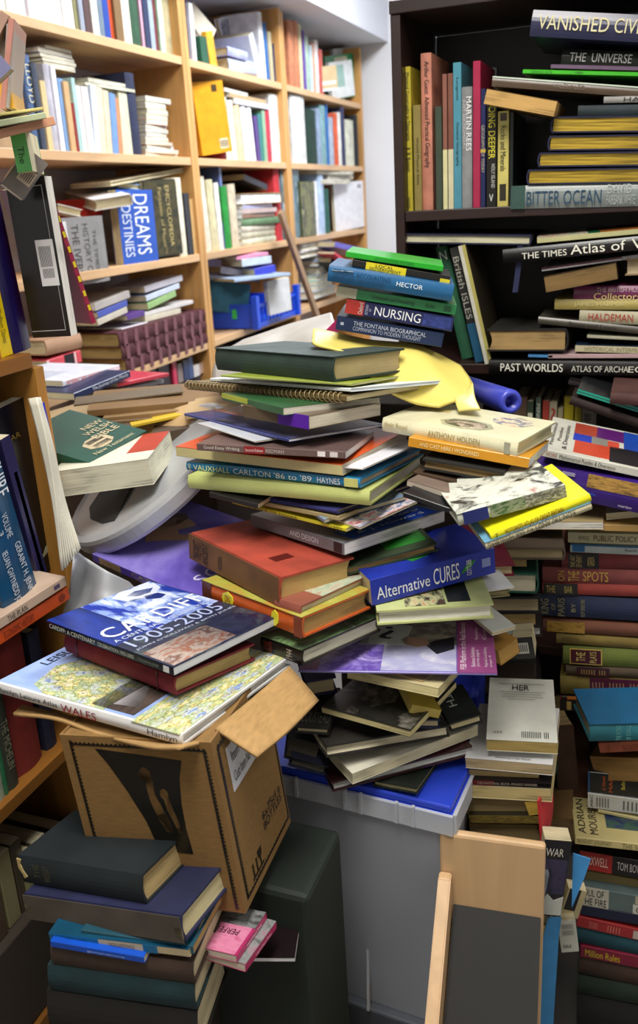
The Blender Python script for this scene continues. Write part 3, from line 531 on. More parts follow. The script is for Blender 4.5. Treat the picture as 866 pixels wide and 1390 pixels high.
dk_('checked cream, green and orange book at the top of the second shelf stack', (729,323),(940,303),8,'#b9b684',W=.2,yaw=6,hard=0,items=[('p','T',(.0,.34,0,1),PIC(['#b9b6a4','#3e7a5c','#d0ccb8','#c0927c'],7,2,'cell')),('p','T',(.34,.42,0,1),'#125838'),('p','T',(.42,1,0,1),'#9a5c24')],**GB)
dk_('black atlas with large white world title, sloping up to the right', (682,339),(960,311),20,'#141414',W=.24,kind='gloss',hard=1,Y=1.72,items=[('t','N',(.1,.33,.15,.62),'THE TIMES','#e4e2d4',0),('t','N',(.35,.62,.15,.85),'Atlas of','#f0eede',0),('t','N',(.65,1.0,.15,.85),'WORLD','#f0eede',0)],**GB)
dk_('slim white-spined book under the black world atlas', (735,364),(960,332),5,'#cfd0d4',W=.2,hard=0,items=[('p','N',(0,.5,.5,1),'#5c1830'),('t','N',(.5,.8,.2,.8),'SCIENCE AND HISTORY','#3c3c3c',0)],**GB)
bk('worn brown block of pages wedged under the black world atlas', (738,376),(836,357),22,.14,'#4c3c24','R',Y=1.72,yaw=0,pages='#7c6238',hard=0,**GB)
dk_('cream rounded block of pages at the right edge under the atlas', (849,351),(940,346),24,'#a08a64','F',W=.15,pages='#b8a684',**GB)
dk_('plum collectors book with gold and white title', (779,388),(960,388),21,'#6c2850',W=.2,kind='gloss',hard=1,items=[('t','N',(.18,.7,.6,.9),'THE BRITISH MUSEUM YEAR','#c8a8b4',0),('t','N',(.16,.52,.08,.52),'Collectors','#d8c07c',0),('t','N',(.54,.9,.08,.52),'and Curios','#d8c07c',0)],**GB)
dk_('cream-gold spined book under the plum collectors book', (753,406),(950,406),15,'#b3a45c',W=.19,kind='paper',hard=1,items=[('t','N',(.14,.5,.25,.7),'JAMES HARPUR','#d4c88c',0)],**GB)
dk_('off-white novel with red and blue spine capitals', (787,421),(950,426),18,'#aca688',W=.17,kind='paper',items=[('t','N',(.08,.46,.25,.8),'HALDEMAN','#a8342c',0),('t','N',(.55,.72,.25,.8),'THE','#1c2450',0)],**GB)
dk_('grey-brown plastic-covered book sloping down to the right', (731,430),(950,452),10,'#4e4a40',W=.2,kind='gloss',hard=1,items=[('t','N',(.2,.5,.2,.8),'Rowe and Lewis','#26241c',0)],**GB)
dk_('thin white booklet between the plastic-covered and the navy-topped books', (797,455),(940,462),4,'#a8a690',W=.17,hard=0,**GB)
dk_('white-spined book with a navy top near the bottom of the second shelf', (781,468),(950,473),10,'#c2ba98',W=.19,hard=0,items=[('t','N',(.08,.7,.2,.8),'HISTORICAL INTERPRETATION','#8a8464',0),('p','T',(0,1,0,1),'#1e2c40')],**GB)
dk_('thick black hardback with tan pages, left of the stack on the second shelf', (661,447),(772,446),31,'#17140f','R',W=.17,pages='#a88a58',hard=1,Y=1.74,**GB)
dk_('folded pink papers lying on the black past worlds atlas', (744,481),(930,480),6,'#b89a9c',W=.18,hard=0,kind='paper',group='papers on the second dark shelf')
dk_('light blue booklet between the black hardback and the past worlds atlas', (717,481),(750,482),4,'#4c88c0',W=.16,hard=0,group='papers on the second dark shelf')
dk_('long black archaeology atlas with white title, on the dark shelf edge', (663,489),(960,492),20,'#121212',W=.26,Y=1.73,kind='gloss',hard=1,items=[('t','N',(.06,.36,.22,.8),'PAST WORLDS','#f0eee0',0),('t','N',(.4,.66,.25,.68),'ATLAS OF ARCHA','#d8d6c8',0),('t','N',(.66,.9,.25,.68),'EOLOGY','#d8d6c8',0)],**GB)
# third shelf down: small uprights
row(FD, .594, 'the third dark shelf', [(694,713,539,'#5c4636'),(713,721,545,'#3c4a3c',0,{'items':[('p','N',(.1,.3,.1,.9),'#c8c8b0')]}),(724,731,540,'#586c60',0,{'items':[('t','N',(.05,.3,.2,.8),'PENGUIN','#d8d8c8',0)]}),(733,742,544,'#b0483c'),(742,752,546,'#b0a48c',0,{'items':[('t','N',(.05,.2,.2,.8),'?','#a83c34',90)]}),(753,760,555,'#a89e7c'),(761,774,538,'#a89a20'),(775,785,545,'#9c8e24'),(785,800,556,'#98948a',0,{'items':[('t','N',(.04,.16,.2,.8),'BBC','#3c3c3c',0)]})], W=.12, inset=.04)
GC = dict(group='large flat books sloping on the third dark shelf')
dk_('turquoise-striped edge of a large book sloping on the third dark shelf', (785,527),(930,572),8,'#1c1e20',W=.2,hard=0,items=[('p','N',(0,1,.1,.4),'#20a088'),('p','N',(0,1,.55,.9),'#20a088')],Y=1.62,pages='#2c6c60',**GC)
dk_('blackish brown large book sloping under the turquoise-striped one', (776,538),(930,590),12,'#2c1c1a',W=.2,Y=1.62,hard=1,**GC)
dk_('plum-brown book end resting on the turquoise-striped book', (829,533),(940,541),16,'#50302c',W=.15,Y=1.60,**GC)
dk_('dark glossy cover leaning behind the turquoise-striped book', (772,517),(930,548),5,'#241e20',W=.2,Y=1.70,hard=0,**GC)
# ================================================================ RIGHT COLUMN (stacked in front of the dark bookcase)
G = dict(group='books stacked in the right-hand column'); Yr = 1.43
def rc(lb, A, B, t, col, face='S', W=.2, Y=Yr, **kw): return bk(lb, A, B, t, W, col, face, Y=Y, yaw=kw.pop('yaw', 2), **{**G, **kw})
bk('white maths puzzle book with coloured blocks on its cover', (738,609),(905,645),11,.2,'#c9c9bc','S',Y=1.36,PA=(749,564),hard=0,kind='paper',items=[
 ('p','T',(.22,.42,.62,.95),'#a8402c'),('p','T',(.42,.66,.62,.95),'#5c1c6c'),('p','T',(.66,1,.45,.97),'#1c48a8'),('p','T',(.22,.38,.42,.62),'#1c34b4'),('p','T',(.38,.52,.42,.62),'#8c8880'),('p','T',(.52,.62,.42,.6),'#d0503c'),('p','T',(.24,.54,.08,.42),'#cc4428'),('p','T',(.54,1,.04,.45),'#10121c'),
 ('t','T',(.03,.06,.15,.8),'Mathematical','#3c3c3c',90),('t','T',(.09,.12,.3,.7),'Puzzles','#3c3c3c',90),('t','T',(.14,.18,.1,.8),'& Diversions','#3c3c3c',90),('t','N',(.14,.6,.25,.75),'Mathematical Puzzles & Diversions','#4c4a44',0),('t','N',(.03,.12,.25,.75),'MORE','#b07c6c',0)],**G)
bk('deep purple large-format book with gold picture on its spine', (727,628),(905,664),42,.22,'#3a1f78','S',Y=1.34,yaw=-6,kind='gloss',hard=1,items=[('p','N',(.42,1,.55,1),PIC(['#6c4c20','#c89c50','#8a6a34','#3a2430'],6,3)),('t','N',(.68,.78,.1,.2),'marilyn','#d0c8dc',0),('p','N',(.06,.16,.78,.9),'#b8b0c8'),('p','N',(.22,.32,.8,.92),'#9c94b4'),('t','N',(.35,.5,.3,.42),'the life','#2c58c0',0)],**G)
rc('tan-topped white-paged paperback under the yellow atlas stack', (700,708),(819,708),11,'#a8946a','F',W=.15,pages='#d8d4c8',Y=1.36,hard=0,kind='paper')
rc('small white paperback corner beneath the deep purple book', (822,697),(900,690),9,'#c8c0a4','F',Y=1.38,hard=0,W=.12)
rc('tan folded envelope jutting over the public policy book', (815,712),(900,714),9,'#b08c50',Y=1.37,hard=0,kind='paper',W=.16)
rc('pale green public policy book in the right-hand column', (771,722),(920,727),15,'#c0bc98',hard=0,kind='paper',items=[('t','N',(.1,.2,.3,.7),'HEYWOOD','#5c5a44',0),('t','N',(.24,.64,.25,.8),'PUBLIC POLICY','#5c1820',0)])
rc('white-spined book with a blue square, under the public policy book', (774,738),(920,744),12,'#b9c4c4',hard=0,items=[('p','N',(.02,.14,.1,.9),'#1c6ca8'),('p','N',(0,1,.82,1),'#1c5c8c'),('t','N',(.52,.9,.25,.7),'Fourth - 20th Century','#34383c',0)])
rc('maroon cloth book with a black title label', (762,751),(920,754),21,'#6e2a2c',items=[('p','N',(.06,.33,0,1),'#15141a'),('t','N',(.08,.12,.1,.9),'THE ART','#b8a060',90),('t','N',(.13,.18,.1,.9),'OF HENRY','#b8a060',90),('t','N',(.23,.29,.2,.8),'GREEN','#b8a060',90)])
rc('rose-maroon cloth book with worn gold lettering', (736,770),(920,777),21,'#80403f',items=[('t','N',(.12,.17,.15,.85),'ON','#c8a048',90),('t','N',(.2,.28,.15,.85),'THE','#c8a048',90),('t','N',(.31,.5,.2,.85),'SPOTS','#c8a048',0)])
rc('brick-red cloth book with a dark banded label', (736,791),(920,797),16,'#943c34',items=[('p','N',(.01,.27,0,1),'#1e1c1e'),('t','N',(.03,.1,.2,.8),'THE','#c0a858',0),('t','N',(.17,.23,.2,.8),'BAR','#c0a858',0)])
rc('thick navy cloth book about a king, gold vertical lettering', (732,807),(920,817),31,'#1d2744',items=[('t','N',(.01,.07,.15,.85),'KING','#8f8860',90),('t','N',(.09,.12,.35,.65),'OF','#8f8860',90),('t','N',(.14,.19,.08,.92),'PARIS','#8f8860',90),('t','N',(.24,.27,.3,.7),'BY','#8f8860',90),('t','N',(.31,.34,.1,.9),'GUY ENDORE','#8f8860',90)])
rc('brown cloth book with a tarnished gold spine end', (737,841),(920,852),17,'#6a3f2c',items=[('p','N',(.03,.32,.05,.95),PIC(['#7c5c28','#a88438','#5c3c20'],6,4))])
rc('mustard cloth book under the tarnished brown one', (755,860),(920,872),14,'#75622c',items=[('t','N',(.05,.2,.2,.8),'HISTORY','#5c4a20',90)])
rc('olive green cloth book with a gold-framed maroon label', (764,877),(920,886),26,'#606a28',items=[('p','N',(.06,.35,.08,.92),'#b89c50'),('p','N',(.07,.34,.13,.87),'#451820','printed_label',0),('t','N',(.11,.15,.25,.85),'16','#c8b060',90),('t','N',(.26,.31,.25,.85),'OLIVER','#c8b060',90)][:2]+[('t','N',(.12,.2,.25,.75),'THE','#c8b060',90),('t','N',(.24,.3,.2,.8),'PLAYS','#c8b060',90)])
rc('dim brown book with faded gilt bands under the olive one', (768,904),(920,912),13,'#4a3c2a',items=[('p','N',(.1,.4,.05,.95),'#3c2024'),('t','N',(.14,.36,.25,.75),'IIIIII III','#8a7444',0)])
rc('thick mustard-olive cloth book with a long purple label', (760,918),(920,926),26,'#75662c',items=[('p','N',(.26,.72,0,1),'#4c2036'),('t','N',(.28,.7,.2,.8),'IIII IIIII IIII','#8a6c58',0)])
rc('thin black and yellow striped booklet under the mustard-olive book', (762,945),(920,952),4,'#22201c',hard=0,items=[('p','N',(.4,.5,0,1),'#c4d4d4'),('p','N',(.5,.55,0,1),'#c8d824'),('p','N',(.62,.69,0,1),'#c8d824'),('p','N',(.78,.83,0,1),'#c8d824'),('p','N',(.05,.38,0,1),'#c0702c')])
rc('red cloth book with a black gilt-banded label end', (760,949),(920,963),15,'#94282c',items=[('p','N',(0,.32,0,1),'#201c1c'),('t','N',(.06,.1,.1,.9),'I','#b89850',0),('t','N',(.2,.28,.1,.9),'III','#b89850',0)])
bk('teal-blue cloth book with its top cover showing, mid right column', (800,983),(920,980),25,.17,'#1e6470','S',Y=1.30,PA=(777,963),items=[('t','N',(.3,.36,.1,.9),'THE WORKS','#5c9c9c',90),('t','N',(.42,.47,.1,.9),'OF SCIENCE','#5c9c9c',90),('p','T',(0,1,0,1),'#1f5c84')],**G)
rc('salmon rounded-spined cloth book below the teal-blue one', (812,1010),(920,1004),14,'#b8674c',Y=1.31,items=[('t','N',(.1,.14,.1,.9),'TWO','#7c3828',90),('t','N',(.3,.5,.2,.8),'BALLADES','#7c3828',0)])
bk('curled brown aged paperback pages beneath the salmon book', (800,1026),(920,1030),36,.15,'#5c4626','R',Y=1.30,yaw=-14,pages='#8a6a38',hard=0,**G)
rc('black novel with orange and yellow vertical lettering', (798,1047),(920,1060),28,'#101318',Y=1.33,hard=0,items=[('t','N',(.16,.2,.15,.85),'A Novel','#c85c28',90),('t','N',(.24,.28,.1,.9),'MAN','#c85c28',90),('t','N',(.38,.42,.3,.8),'Ballad','#d8c848',90),('p','N',(0,.02,0,1),'#1c4c80')])
rc('white journal with a printed contents spine under the black novel', (798,1076),(920,1092),21,'#bfc0ba',Y=1.33,hard=0,items=[('t','N',(.03,.06,.1,.9),'ABC','#4c4c4c',90),('t','N',(.1,.24,.2,.8),'IIIII','#5c5c5c',0),('t','N',(.4,.56,.2,.8),'IIII','#5c5c5c',0)])
rc('thin cream booklet sloping under the white journal', (812,1099),(920,1122),4,'#c8bc84',Y=1.33,hard=0,W=.15)
rc('wide brown wrapped volume behind the journal', (775,1090),(920,1112),26,'#4a2c1c',Y=1.36,kind='paper',W=.18)
bk('cream hardback whose cover shows large capitals and a dark picture', (781,1136),(925,1152),10,.16,'#b9ab74','S',Y=1.27,PA=(771,1106),kind='paper',hard=0,items=[('t','T',(.04,.11,.1,.95),'ADRIAN','#34302a',90),('t','T',(.15,.23,.1,.8),'MOURBY','#34302a',90),('p','T',(.32,1,.3,.95),PIC(['#1c2038','#28345c','#3c5c44','#241c38'],5,2)),('t','N',(.02,.35,.15,.85),'AUGUST JOURNEY','#6c6444',0),('t','N',(.45,.95,.15,.85),'THE SOURCE OF MY','#6c6444',0)],**G)
rc('red and black paperback with white spine capitals, below the cream hardback', (787,1154),(925,1178),25,'#1b171a',Y=1.28,hard=0,items=[('p','N',(0,.33,0,1),'#9c2824'),('t','N',(.04,.29,.3,.8),'MAXWELL','#d8b8ac',0),('t','N',(.38,.68,.3,.75),'TOM BOWER','#b8b4b4',0)])
rc('crumpled tan paperback squeezed under the red and black one', (790,1181),(925,1205),15,'#8a7a4c',Y=1.30,hard=0,kind='paper')
rc('silver-grey fantasy paperback with black title on a white plate', (786,1202),(925,1226),26,'#5a6a6a',Y=1.28,hard=0,items=[('p','N',(0,.3,0,1),'#b9b6a6'),('t','N',(.02,.25,.55,.92),'SOUL OF','#1c1c1c',0),('t','N',(.02,.28,.08,.45),'THE FIRE','#1c1c1c',0),('p','N',(.54,.8,.02,.5),'#c4c4b8'),('t','N',(.57,.78,.1,.4),'Good','#2c2c2c',0),('p','N',(.56,.66,.55,.95),'#b0a890'),('p','N',(.6,.62,.6,.9),'#b03028')])
rc('dark navy paperback under the silver-grey fantasy one', (788,1228),(925,1252),14,'#1a1f38',Y=1.28,hard=0)
rc('red paperback with a barcode, low in the right-hand column', (784,1243),(925,1275),15,'#9a2a2c',Y=1.28,hard=0,items=[('p','N',(.55,.65,.1,.8),'#b8a8a0'),('t','N',(.12,.2,.2,.8),'IIIII','#c06c60',0),('t','N',(.3,.42,.2,.8),'IIIII','#c06c60',0)])
rc('dark teal thick book under the red barcode paperback', (783,1259),(925,1290),22,'#12404c',Y=1.28)
rc('pinkish red book with yellow lettering at the foot of the column', (788,1283),(925,1310),16,'#7c1c34',Y=1.28,hard=0,items=[('t','N',(.05,.4,.2,.8),'Million Rules','#c8b828',0)])
rc('brown cloth book beneath the pinkish red one', (786,1300),(925,1328),24,'#3c2a20',Y=1.28)
rc('dark green cloth book low in the column near the floor', (784,1325),(925,1352),26,'#1c2c22',Y=1.28)
rc('black cloth book lowest in the right-hand column', (783,1351),(925,1380),44,'#18181a',Y=1.28)
# things in the dark gap left of the column
for lb, A, B, h, Wd, col, Y, yw in (('brown cloth book standing slanted in the dark gap of the right pile', (744,985),(778,982),125,.10,'#4a3322',1.38,15),('teal book standing slanted behind the white back-cover paperback', (738,990),(758,990),60,.10,'#1f4c48',1.36,15)):
    bk(lb, A, B, h, Wd, col, 'CL', Y=Y, yaw=yw, hard=1, group='books in the dark gap', pages='#8a744c')
bk('tan paperback lying in the gap under the slanted brown book', (745,1110),(778,1112),30,.12,'#6c5434','F',Y=1.3,yaw=5,pages='#7c6440',hard=0,group='books in the dark gap')
# ================================================================ MIDDLE-RIGHT STACK (behind the central column)
G2 = dict(group='books stacked between the central and right columns'); Ym = 1.33
def mc(lb, A, B, t, col, face='F', W=.17, Y=Ym, yaw=8, **kw): return bk(lb, A, B, t, W, col, face, Y=Y, yaw=yaw, **{**G2, **kw})
mc('grey-brown hardback with embossed cover, right of the alternative cures book', (640,743),(768,743),17,'#46392c','R',pages='#8a7c5c')
mc('maroon hardback corner poking out beside the alternative cures book', (640,768),(699,766),16,'#7a1830','F',Y=1.2,yaw=20,pages='#c8b48c')
mc('tan paperback above the green-spined white-paged book', (655,757),(715,758),11,'#9a8450',pages='#9a8450',hard=0)
mc('dark green hardback with white pages and its spine at the right', (660,777),(732,779),27,'#1d5442','R',pages='#d4cdb4')
mc('black hardback with dull pages under the dark green one', (640,811),(733,811),21,'#15161c','F',pages='#9a8a6c')
mc('black hardback with tan pages, second black one down', (640,832),(729,831),20,'#17151a','F',pages='#b09660')
mc('dark brown book with pale grey pages under the black hardbacks', (650,852),(735,850),14,'#241a1a','F',pages='#c0c0bc')
bk('black paperback back cover with a small barcode, below the black hardbacks', (694,866),(722,864),30,.05,'#18181a','CL',Y=1.24,yaw=5,hard=0,items=[('p','N',(.2,.75,.25,.75),'#c8c8c0'),('t','N',(.28,.68,.35,.68),'IIIII','#222222',0)],**G2)
bk('curled golden-brown open paperback beside the glossy magazine', (676,884),(702,866),20,.06,'#a8803c','F',Y=1.16,yaw=52,pages='#b48c48',hard=0,**G2)
bk('white curled booklet above the golden-brown paperback', (668,858),(700,849),5,.07,'#d8dcd8','F',Y=1.15,yaw=40,hard=0,kind='paper',**G2)
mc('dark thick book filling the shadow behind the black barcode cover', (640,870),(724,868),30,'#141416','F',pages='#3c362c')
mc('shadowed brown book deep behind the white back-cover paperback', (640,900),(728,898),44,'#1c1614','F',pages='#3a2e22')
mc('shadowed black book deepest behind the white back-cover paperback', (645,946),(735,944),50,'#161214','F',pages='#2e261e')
# ================================================================ WHITE BACK-COVER STACK (right of the blue-lidded tub)
G3 = dict(group='books stacked right of the plastic tub'); Yh = 1.11
bk('white paperback lying back cover up with the word HER and a barcode', (660,1003),(757,1008),16,.165,'#e6e8dc','F',Y=Yh,P=(752,922),hard=0,kind='paper',pages='#b09858',items=[('t','T',(.36,.62,.78,.87),'HER','#16181a',0),('t','T',(.15,.85,.88,.9),'IIIIIIIIIIIIIIIIIIIIIIIIIIIIIIIIII','#9a9c92',0),('t','T',(.18,.85,.74,.76),'IIIIIIIIIIIIIIIIIIIIIIIIIIIIIIIIII','#9a9c92',0),('t','T',(.22,.8,.7,.72),'IIIIIIIIIIIIIIIIIIIIIIIIIIIIII','#9a9c92',0),('t','T',(.2,.82,.66,.68),'IIIIIIIIIIIIIIIIIIIIIIIIIIII','#9a9c92',0),('t','T',(.3,.7,.62,.64),'IIIIIIIIIIIIIIIIIIIII','#9a9c92',0),('t','T',(.5,.88,.04,.13),'IIIIIIIIIII III','#262c20',0),('t','T',(.1,.22,.08,.12),'US $7.99','#6c6c60',0)],**G3)
def hc(lb, A, B, t, col, face='F', W=.15, Y=Yh, yaw=2, **kw): return bk(lb, A, B, t, W, col, face, Y=Y, yaw=yaw, **{'pages': '#b49c68', 'hard': 0, **G3, **kw})
hc('white-covered thick paperback directly under the HER paperback', (631,1028),(750,1038),15,'#e2e2e2',Y=1.10,kind='paper',items=[('t','T',(.35,.75,.02,.06),'Something in the World','#5c5c5c',0)],pages='#b8a47c')
hc('tan paperback block, third down under the HER paperback', (635,1044),(731,1051),14,'#8a744c',Y=1.11)
hc('paperback with a black and maroon book award band', (630,1058),(747,1063),7,'#181418',Y=1.10,items=[('p','N',(0,.35,0,1),'#5c1c22'),('t','N',(.15,.85,.3,.8),'THE NATIONAL BOOK AWARD WINNER','#a09484',0)],pages='#1c1818',hard=1,kind='gloss')
hc('cream thick paperback under the book award band', (629,1065),(747,1071),18,'#d8cca4',Y=1.10,pages='#c4b078')
hc('round-cornered dull tan paperback above the crumpled yellow cover', (619,1082),(717,1086),23,'#6c5c38',Y=1.11,pages='#8f7c52')
hc('paperback with a patterned black and gold spine strip', (636,1107),(731,1108),10,'#2c281c','S',Y=1.10,items=[('p','N',(0,1,0,1),PIC(['#1c2018','#8c7434','#2c3424','#b89c50'],9,2))])
hc('dull tan paperback behind the top edge of the pine panel', (636,1117),(729,1119),30,'#6c5a38',Y=1.11,pages='#8a7850')
bk('red hardback standing upright at the right end of the tan paperbacks', (729,1086),(738,1087),66,.14,'#c42a30','CR',Y=1.09,yaw=0,hard=1,**G3)
bk('crumpled yellow paperback corner beside the red hardback', (712,1090),(729,1088),18,.12,'#b8983c','F',Y=1.10,yaw=4,hard=0,pages='#b8983c',**G3)
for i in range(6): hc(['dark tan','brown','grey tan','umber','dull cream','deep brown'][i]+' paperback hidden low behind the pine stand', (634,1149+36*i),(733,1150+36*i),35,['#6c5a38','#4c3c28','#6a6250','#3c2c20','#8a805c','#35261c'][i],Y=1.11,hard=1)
# ================================================================ CENTRAL COLUMN
G = dict(group='books heaped in the central column'); Yc = 1.04
def c_(lb, A, B, t, W, col, face='S', Y=Yc, **kw): return bk(lb, A, B, t, W, col, face, **{**G, **({} if 'z' in kw else {'Y': Y}), **kw})
PP = dict(group='loose papers in the central column')
c_('large dark green cloth hardback topping the central pile', (291,472),(451,484),35,.155,'#22352c',Y=1.10,P=(549,477),pages='#a8966a',items=[('p','T',(0,1,0,1),M('#3c4a48','cloth'))])
c_('olive green paper pad sheet under the dark green hardback', (300,509),(478,521),3,.16,'#8a9a34',Y=1.09,P=(547,514),hard=0,kind='paper',name='paper_pad',cat='paper',**PP)
c_('white folded papers under the green sheet on the spiral notebook', (285,513),(476,527),5,.17,'#dfe6e4',Y=1.085,P=(600,519),hard=0,kind='paper',name='paper_sheaf',cat='paper',pages='#cdd6dc',**PP)
sn = c_('spiral-bound notebook with brown coil jutting from the central pile', (250,519),(470,537),8,.2,'#6c5a34',Y=1.08,P=(598,520),hard=0,kind='paper',name='spiral_notebook',cat='notebook',pages='#c8bc94',group=None)
def coil(root):
    L = (Vector(root.matrix_world.translation)-Vector(root.matrix_world.translation)).length
    lg = LOG[-1]; L, T = lg[0], lg[2]; cu = bmesh.new(); n = 38; seg = 12; r = .0068
    pts = [Vector((.006+(L-.012)*i/(n*seg), .002+r*math.cos(2*math.pi*i/seg), T*.5+r*1.0*math.sin(2*math.pi*i/seg))) for i in range(n*seg+1)]
    rings = []
    for i, p in enumerate(pts):
        t = (pts[min(i+1, len(pts)-1)]-pts[max(i-1, 0)]).normalized(); a = t.cross(Vector((1, 0, .01))).normalized(); b = t.cross(a)
        rings.append([cu.verts.new(p+.0012*(a*math.cos(k*math.pi/2)+b*math.sin(k*math.pi/2))) for k in range(4)])
    for i in range(len(rings)-1):
        for k in range(4): cu.faces.new((rings[i][k], rings[i][(k+1) % 4], rings[i+1][(k+1) % 4], rings[i+1][k]))
    fin(cu, 'spiral_coil', M('#8a7854', 'metal'), root, smooth=True)
coil(sn)
c_('slim paperback with yellow and green spine under the spiral notebook', (301,533),(384,553),11,.15,'#2d5a34',P=(517,541),hard=0,pages='#c9c4b4',items=[('p','N',(0,.45,.3,1),'#a8b030')],kind='gloss')
c_('thick paperback with a purple spine end under the green-spined one', (330,549),(419,564),19,.14,'#5a4a38',P=(519,549),hard=0,pages='#c8c0ac',items=[('p','N',(.55,1,0,1),'#5a24a0')])
c_('dark glossy picture magazine bowing over the essay-writing book', (250,561),(392,596),4,.17,'#1c2a74',P=(522,577),hard=0,name='magazine',cat='magazine',pages='#d8d8d8',items=[('p','T',(.3,1,.02,.9),PIC(['#0e1430','#1c2a60','#4c4c70','#2c2c3c','#101020'],3,4)),('p','T',(.0,.3,.3,1),PIC(['#c8c8d8','#d87c5c','#5c6cb0'],4))])
c_('white loose sheets poking out left under the glossy magazine', (268,574),(346,599),2,.17,'#c8ccd4',P=(460,585),hard=0,name='paper_sheaf',cat='paper',**PP)
c_('grey-mauve essay writing paperback with a red spine panel', (267,602),(469,613),10,.17,'#64504c',P=(507,590),hard=0,kind='gloss',pages='#d0cbc8',items=[('t','N',(.05,.3,.2,.8),'Good Essay Writing','#d0c8bc',0),('p','N',(.33,.47,0,1),'#8c1c20'),('t','N',(.34,.46,.3,.7),'Second Edition','#e0d0c8',0),('t','N',(.48,.6,.25,.75),'REDMAN','#b8a8a0',0),('p','N',(.82,.87,.15,.85),'#e4dcd8'),('p','N',(.9,.95,.15,.85),'#d0c8c4')])
c_('cream-spined orange-covered book under the essay writing paperback', (238,606),(464,631),15,.19,'#d2c58c',P=(552,586),hard=0,kind='paper',pages='#c8bca8',items=[('p','T',(0,1,0,1),'#cc5424')])
c_('white paper tongue sticking out right between the orange and blue books', (400,628),(492,636),2,.17,'#e0e2ea',P=(577,602),hard=0,name='paper_sheaf',cat='paper',**PP)
c_('blue-spined car repair manual with white title lettering', (252,627),(488,650),13,.2,'#2a80b0',P=(575,609),hard=1,kind='gloss',pages='#b4a48c',items=[('t','N',(.015,.035,.15,.85),'1490','#e0e0a0',90),('t','N',(.05,.28,.2,.82),'VAUXHALL','#e8e8a8',0),('t','N',(.3,.52,.2,.82),'CARLTON','#eef2ee',0),('t','N',(.54,.75,.2,.82),"'86 to '89",'#eef2ee',0),('t','N',(.78,.9,.2,.82),'HAYNES','#eef2ee',0),('p','N',(.91,.98,0,1),'#c8c860'),('p','N',(.935,.955,0,1),'#b04030')][:5]+[('p','N',(.92,.99,.05,.95),'#c8c878')])
c_('thick pale green-spined book with orange edges under the repair manual', (254,645),(501,667),20,.2,'#bfc778',P=(577,617),hard=1,kind='paper',pages='#c9c4b8')
c_('thin navy hardback in the sagging layer below the pale green book', (345,673),(457,692),6,.19,'#2a2c68',P=(562,658),hard=1,pages='#c4b48c')
c_('thin cream paperback in the sagging layer below the pale green book', (311,672),(460,701),6,.2,'#a8986c',P=(562,664),hard=0,pages='#b8aa84')
c_('thin bright yellow-spined guide under the cream paperback', (315,679),(470,717),5,.2,'#d4cc30',P=(561,674),hard=0,pages='#c8c0a4',items=[('t','N',(.1,.6,.15,.85),'THE GUIDE TO TOWER','#4c4a20',0),('t','N',(.88,.97,.15,.85),'1997','#4c4a20',0)])
c_('black-spined narrow book end left of the yellow guide', (284,668),(350,684),7,.09,'#2c2a26',Y=1.05,yaw=-8,hard=0)
c_('blue-grey booklet between cream paperback and yellow guide', (398,676),(440,705),5,.18,'#7c90a8',P=(540,672),hard=0)
c_('colourful illustrated leaflet fanned out right of the yellow guide', (440,700),(488,716),3,.16,'#c0b8a8',P=(565,680),hard=0,items=[('p','T',(0,1,0,1),PIC(['#d8d4cc','#b8344c','#e0dcd8','#5c6ca0','#c8b070'],4,6,'noise'))])
c_('thick grey design textbook with white pages and a blue title band', (340,698),(467,737),17,.23,'#6a6c70',P=(607,693),hard=0,kind='gloss',pages='#e0dede',items=[('t','N',(.45,.75,.3,.75),'AND DESIGN','#c8c8cc',0),('p','N',(.9,.98,.1,.9),'#242428'),('p','T',(.35,.75,.15,.98),PIC(['#303440','#50545c','#1c2030','#707480'],4,2)),('p','T',(.78,.98,.1,.95),'#1d48b4'),('t','T',(.8,.87,.12,.9),'J. Simon & J. Palmer','#c8d4ec',90),('t','T',(.89,.95,.2,.85),'& J. Howard','#c8d4ec',90)])
c_('old green-covered book with brown pages above the alternative cures book', (452,775),(593,737),11,.2,'#2c3c24','F',Y=1.13,yaw=34,hard=1,pages='#a58a58',items=[('p','T',(.55,.95,.1,.6),'#2a7a2c')])
c_('thick royal blue alternative cures paperback with white lettering', (502,787),(671,743),35,.11,'#2436a4',Y=1.16,yaw=40,hard=0,kind='gloss',pages='#c8bc98',items=[('t','N',(.04,.46,.2,.66),'Alternative','#e8ecf4',0),('t','N',(.49,.7,.18,.8),'CURES','#f2f4f8',0),('t','N',(.76,.8,.2,.8),'GOTTLIEB','#e4e8f0',90),('p','N',(.71,.84,.3,.75),'#2c8c2c','leaf_emblem',0,[(0,0),(.25,.15),(.7,.45),(1,1),(.6,.9),(.25,.5)]),('p','N',(.89,.96,.35,.68),'#8c98d0'),('p','T',(.3,.6,.2,.9),'#2c8c3c','leaf_emblem',0,[(0,.4),(.3,0),(.8,.1),(1,.5),(.8,1),(.3,.9)])])
c_('white curling sheet of paper under the alternative cures book', (512,822),(698,797),2,.13,'#dcdedf',Y=1.14,yaw=28,hard=0,kind='paper',name='paper_sheet',cat='paper',**PP)
c_('navy-edged thin book under the cures book and over the white sheet', (560,806),(650,791),5,.1,'#1c2850','F',Y=1.15,yaw=28,hard=1,**{})
c_('greenish cream old book under the white curling sheet', (530,818),(692,801),8,.12,'#8a8458','F',Y=1.14,yaw=22,hard=1,pages='#b4aa80')
c_('white-paged hardback with lime cover and red artwork', (511,829),(670,819),20,.13,'#c6cf8c','F',Y=1.08,yaw=20,hard=1,kind='gloss',pages='#dcdccc',items=[('p','T',(.25,.6,.05,.7),PIC(['#c83c34','#d8d8a0','#2c2c24','#c86c50'],3,5)),('p','T',(.62,.82,.1,.7),'#22261f')])
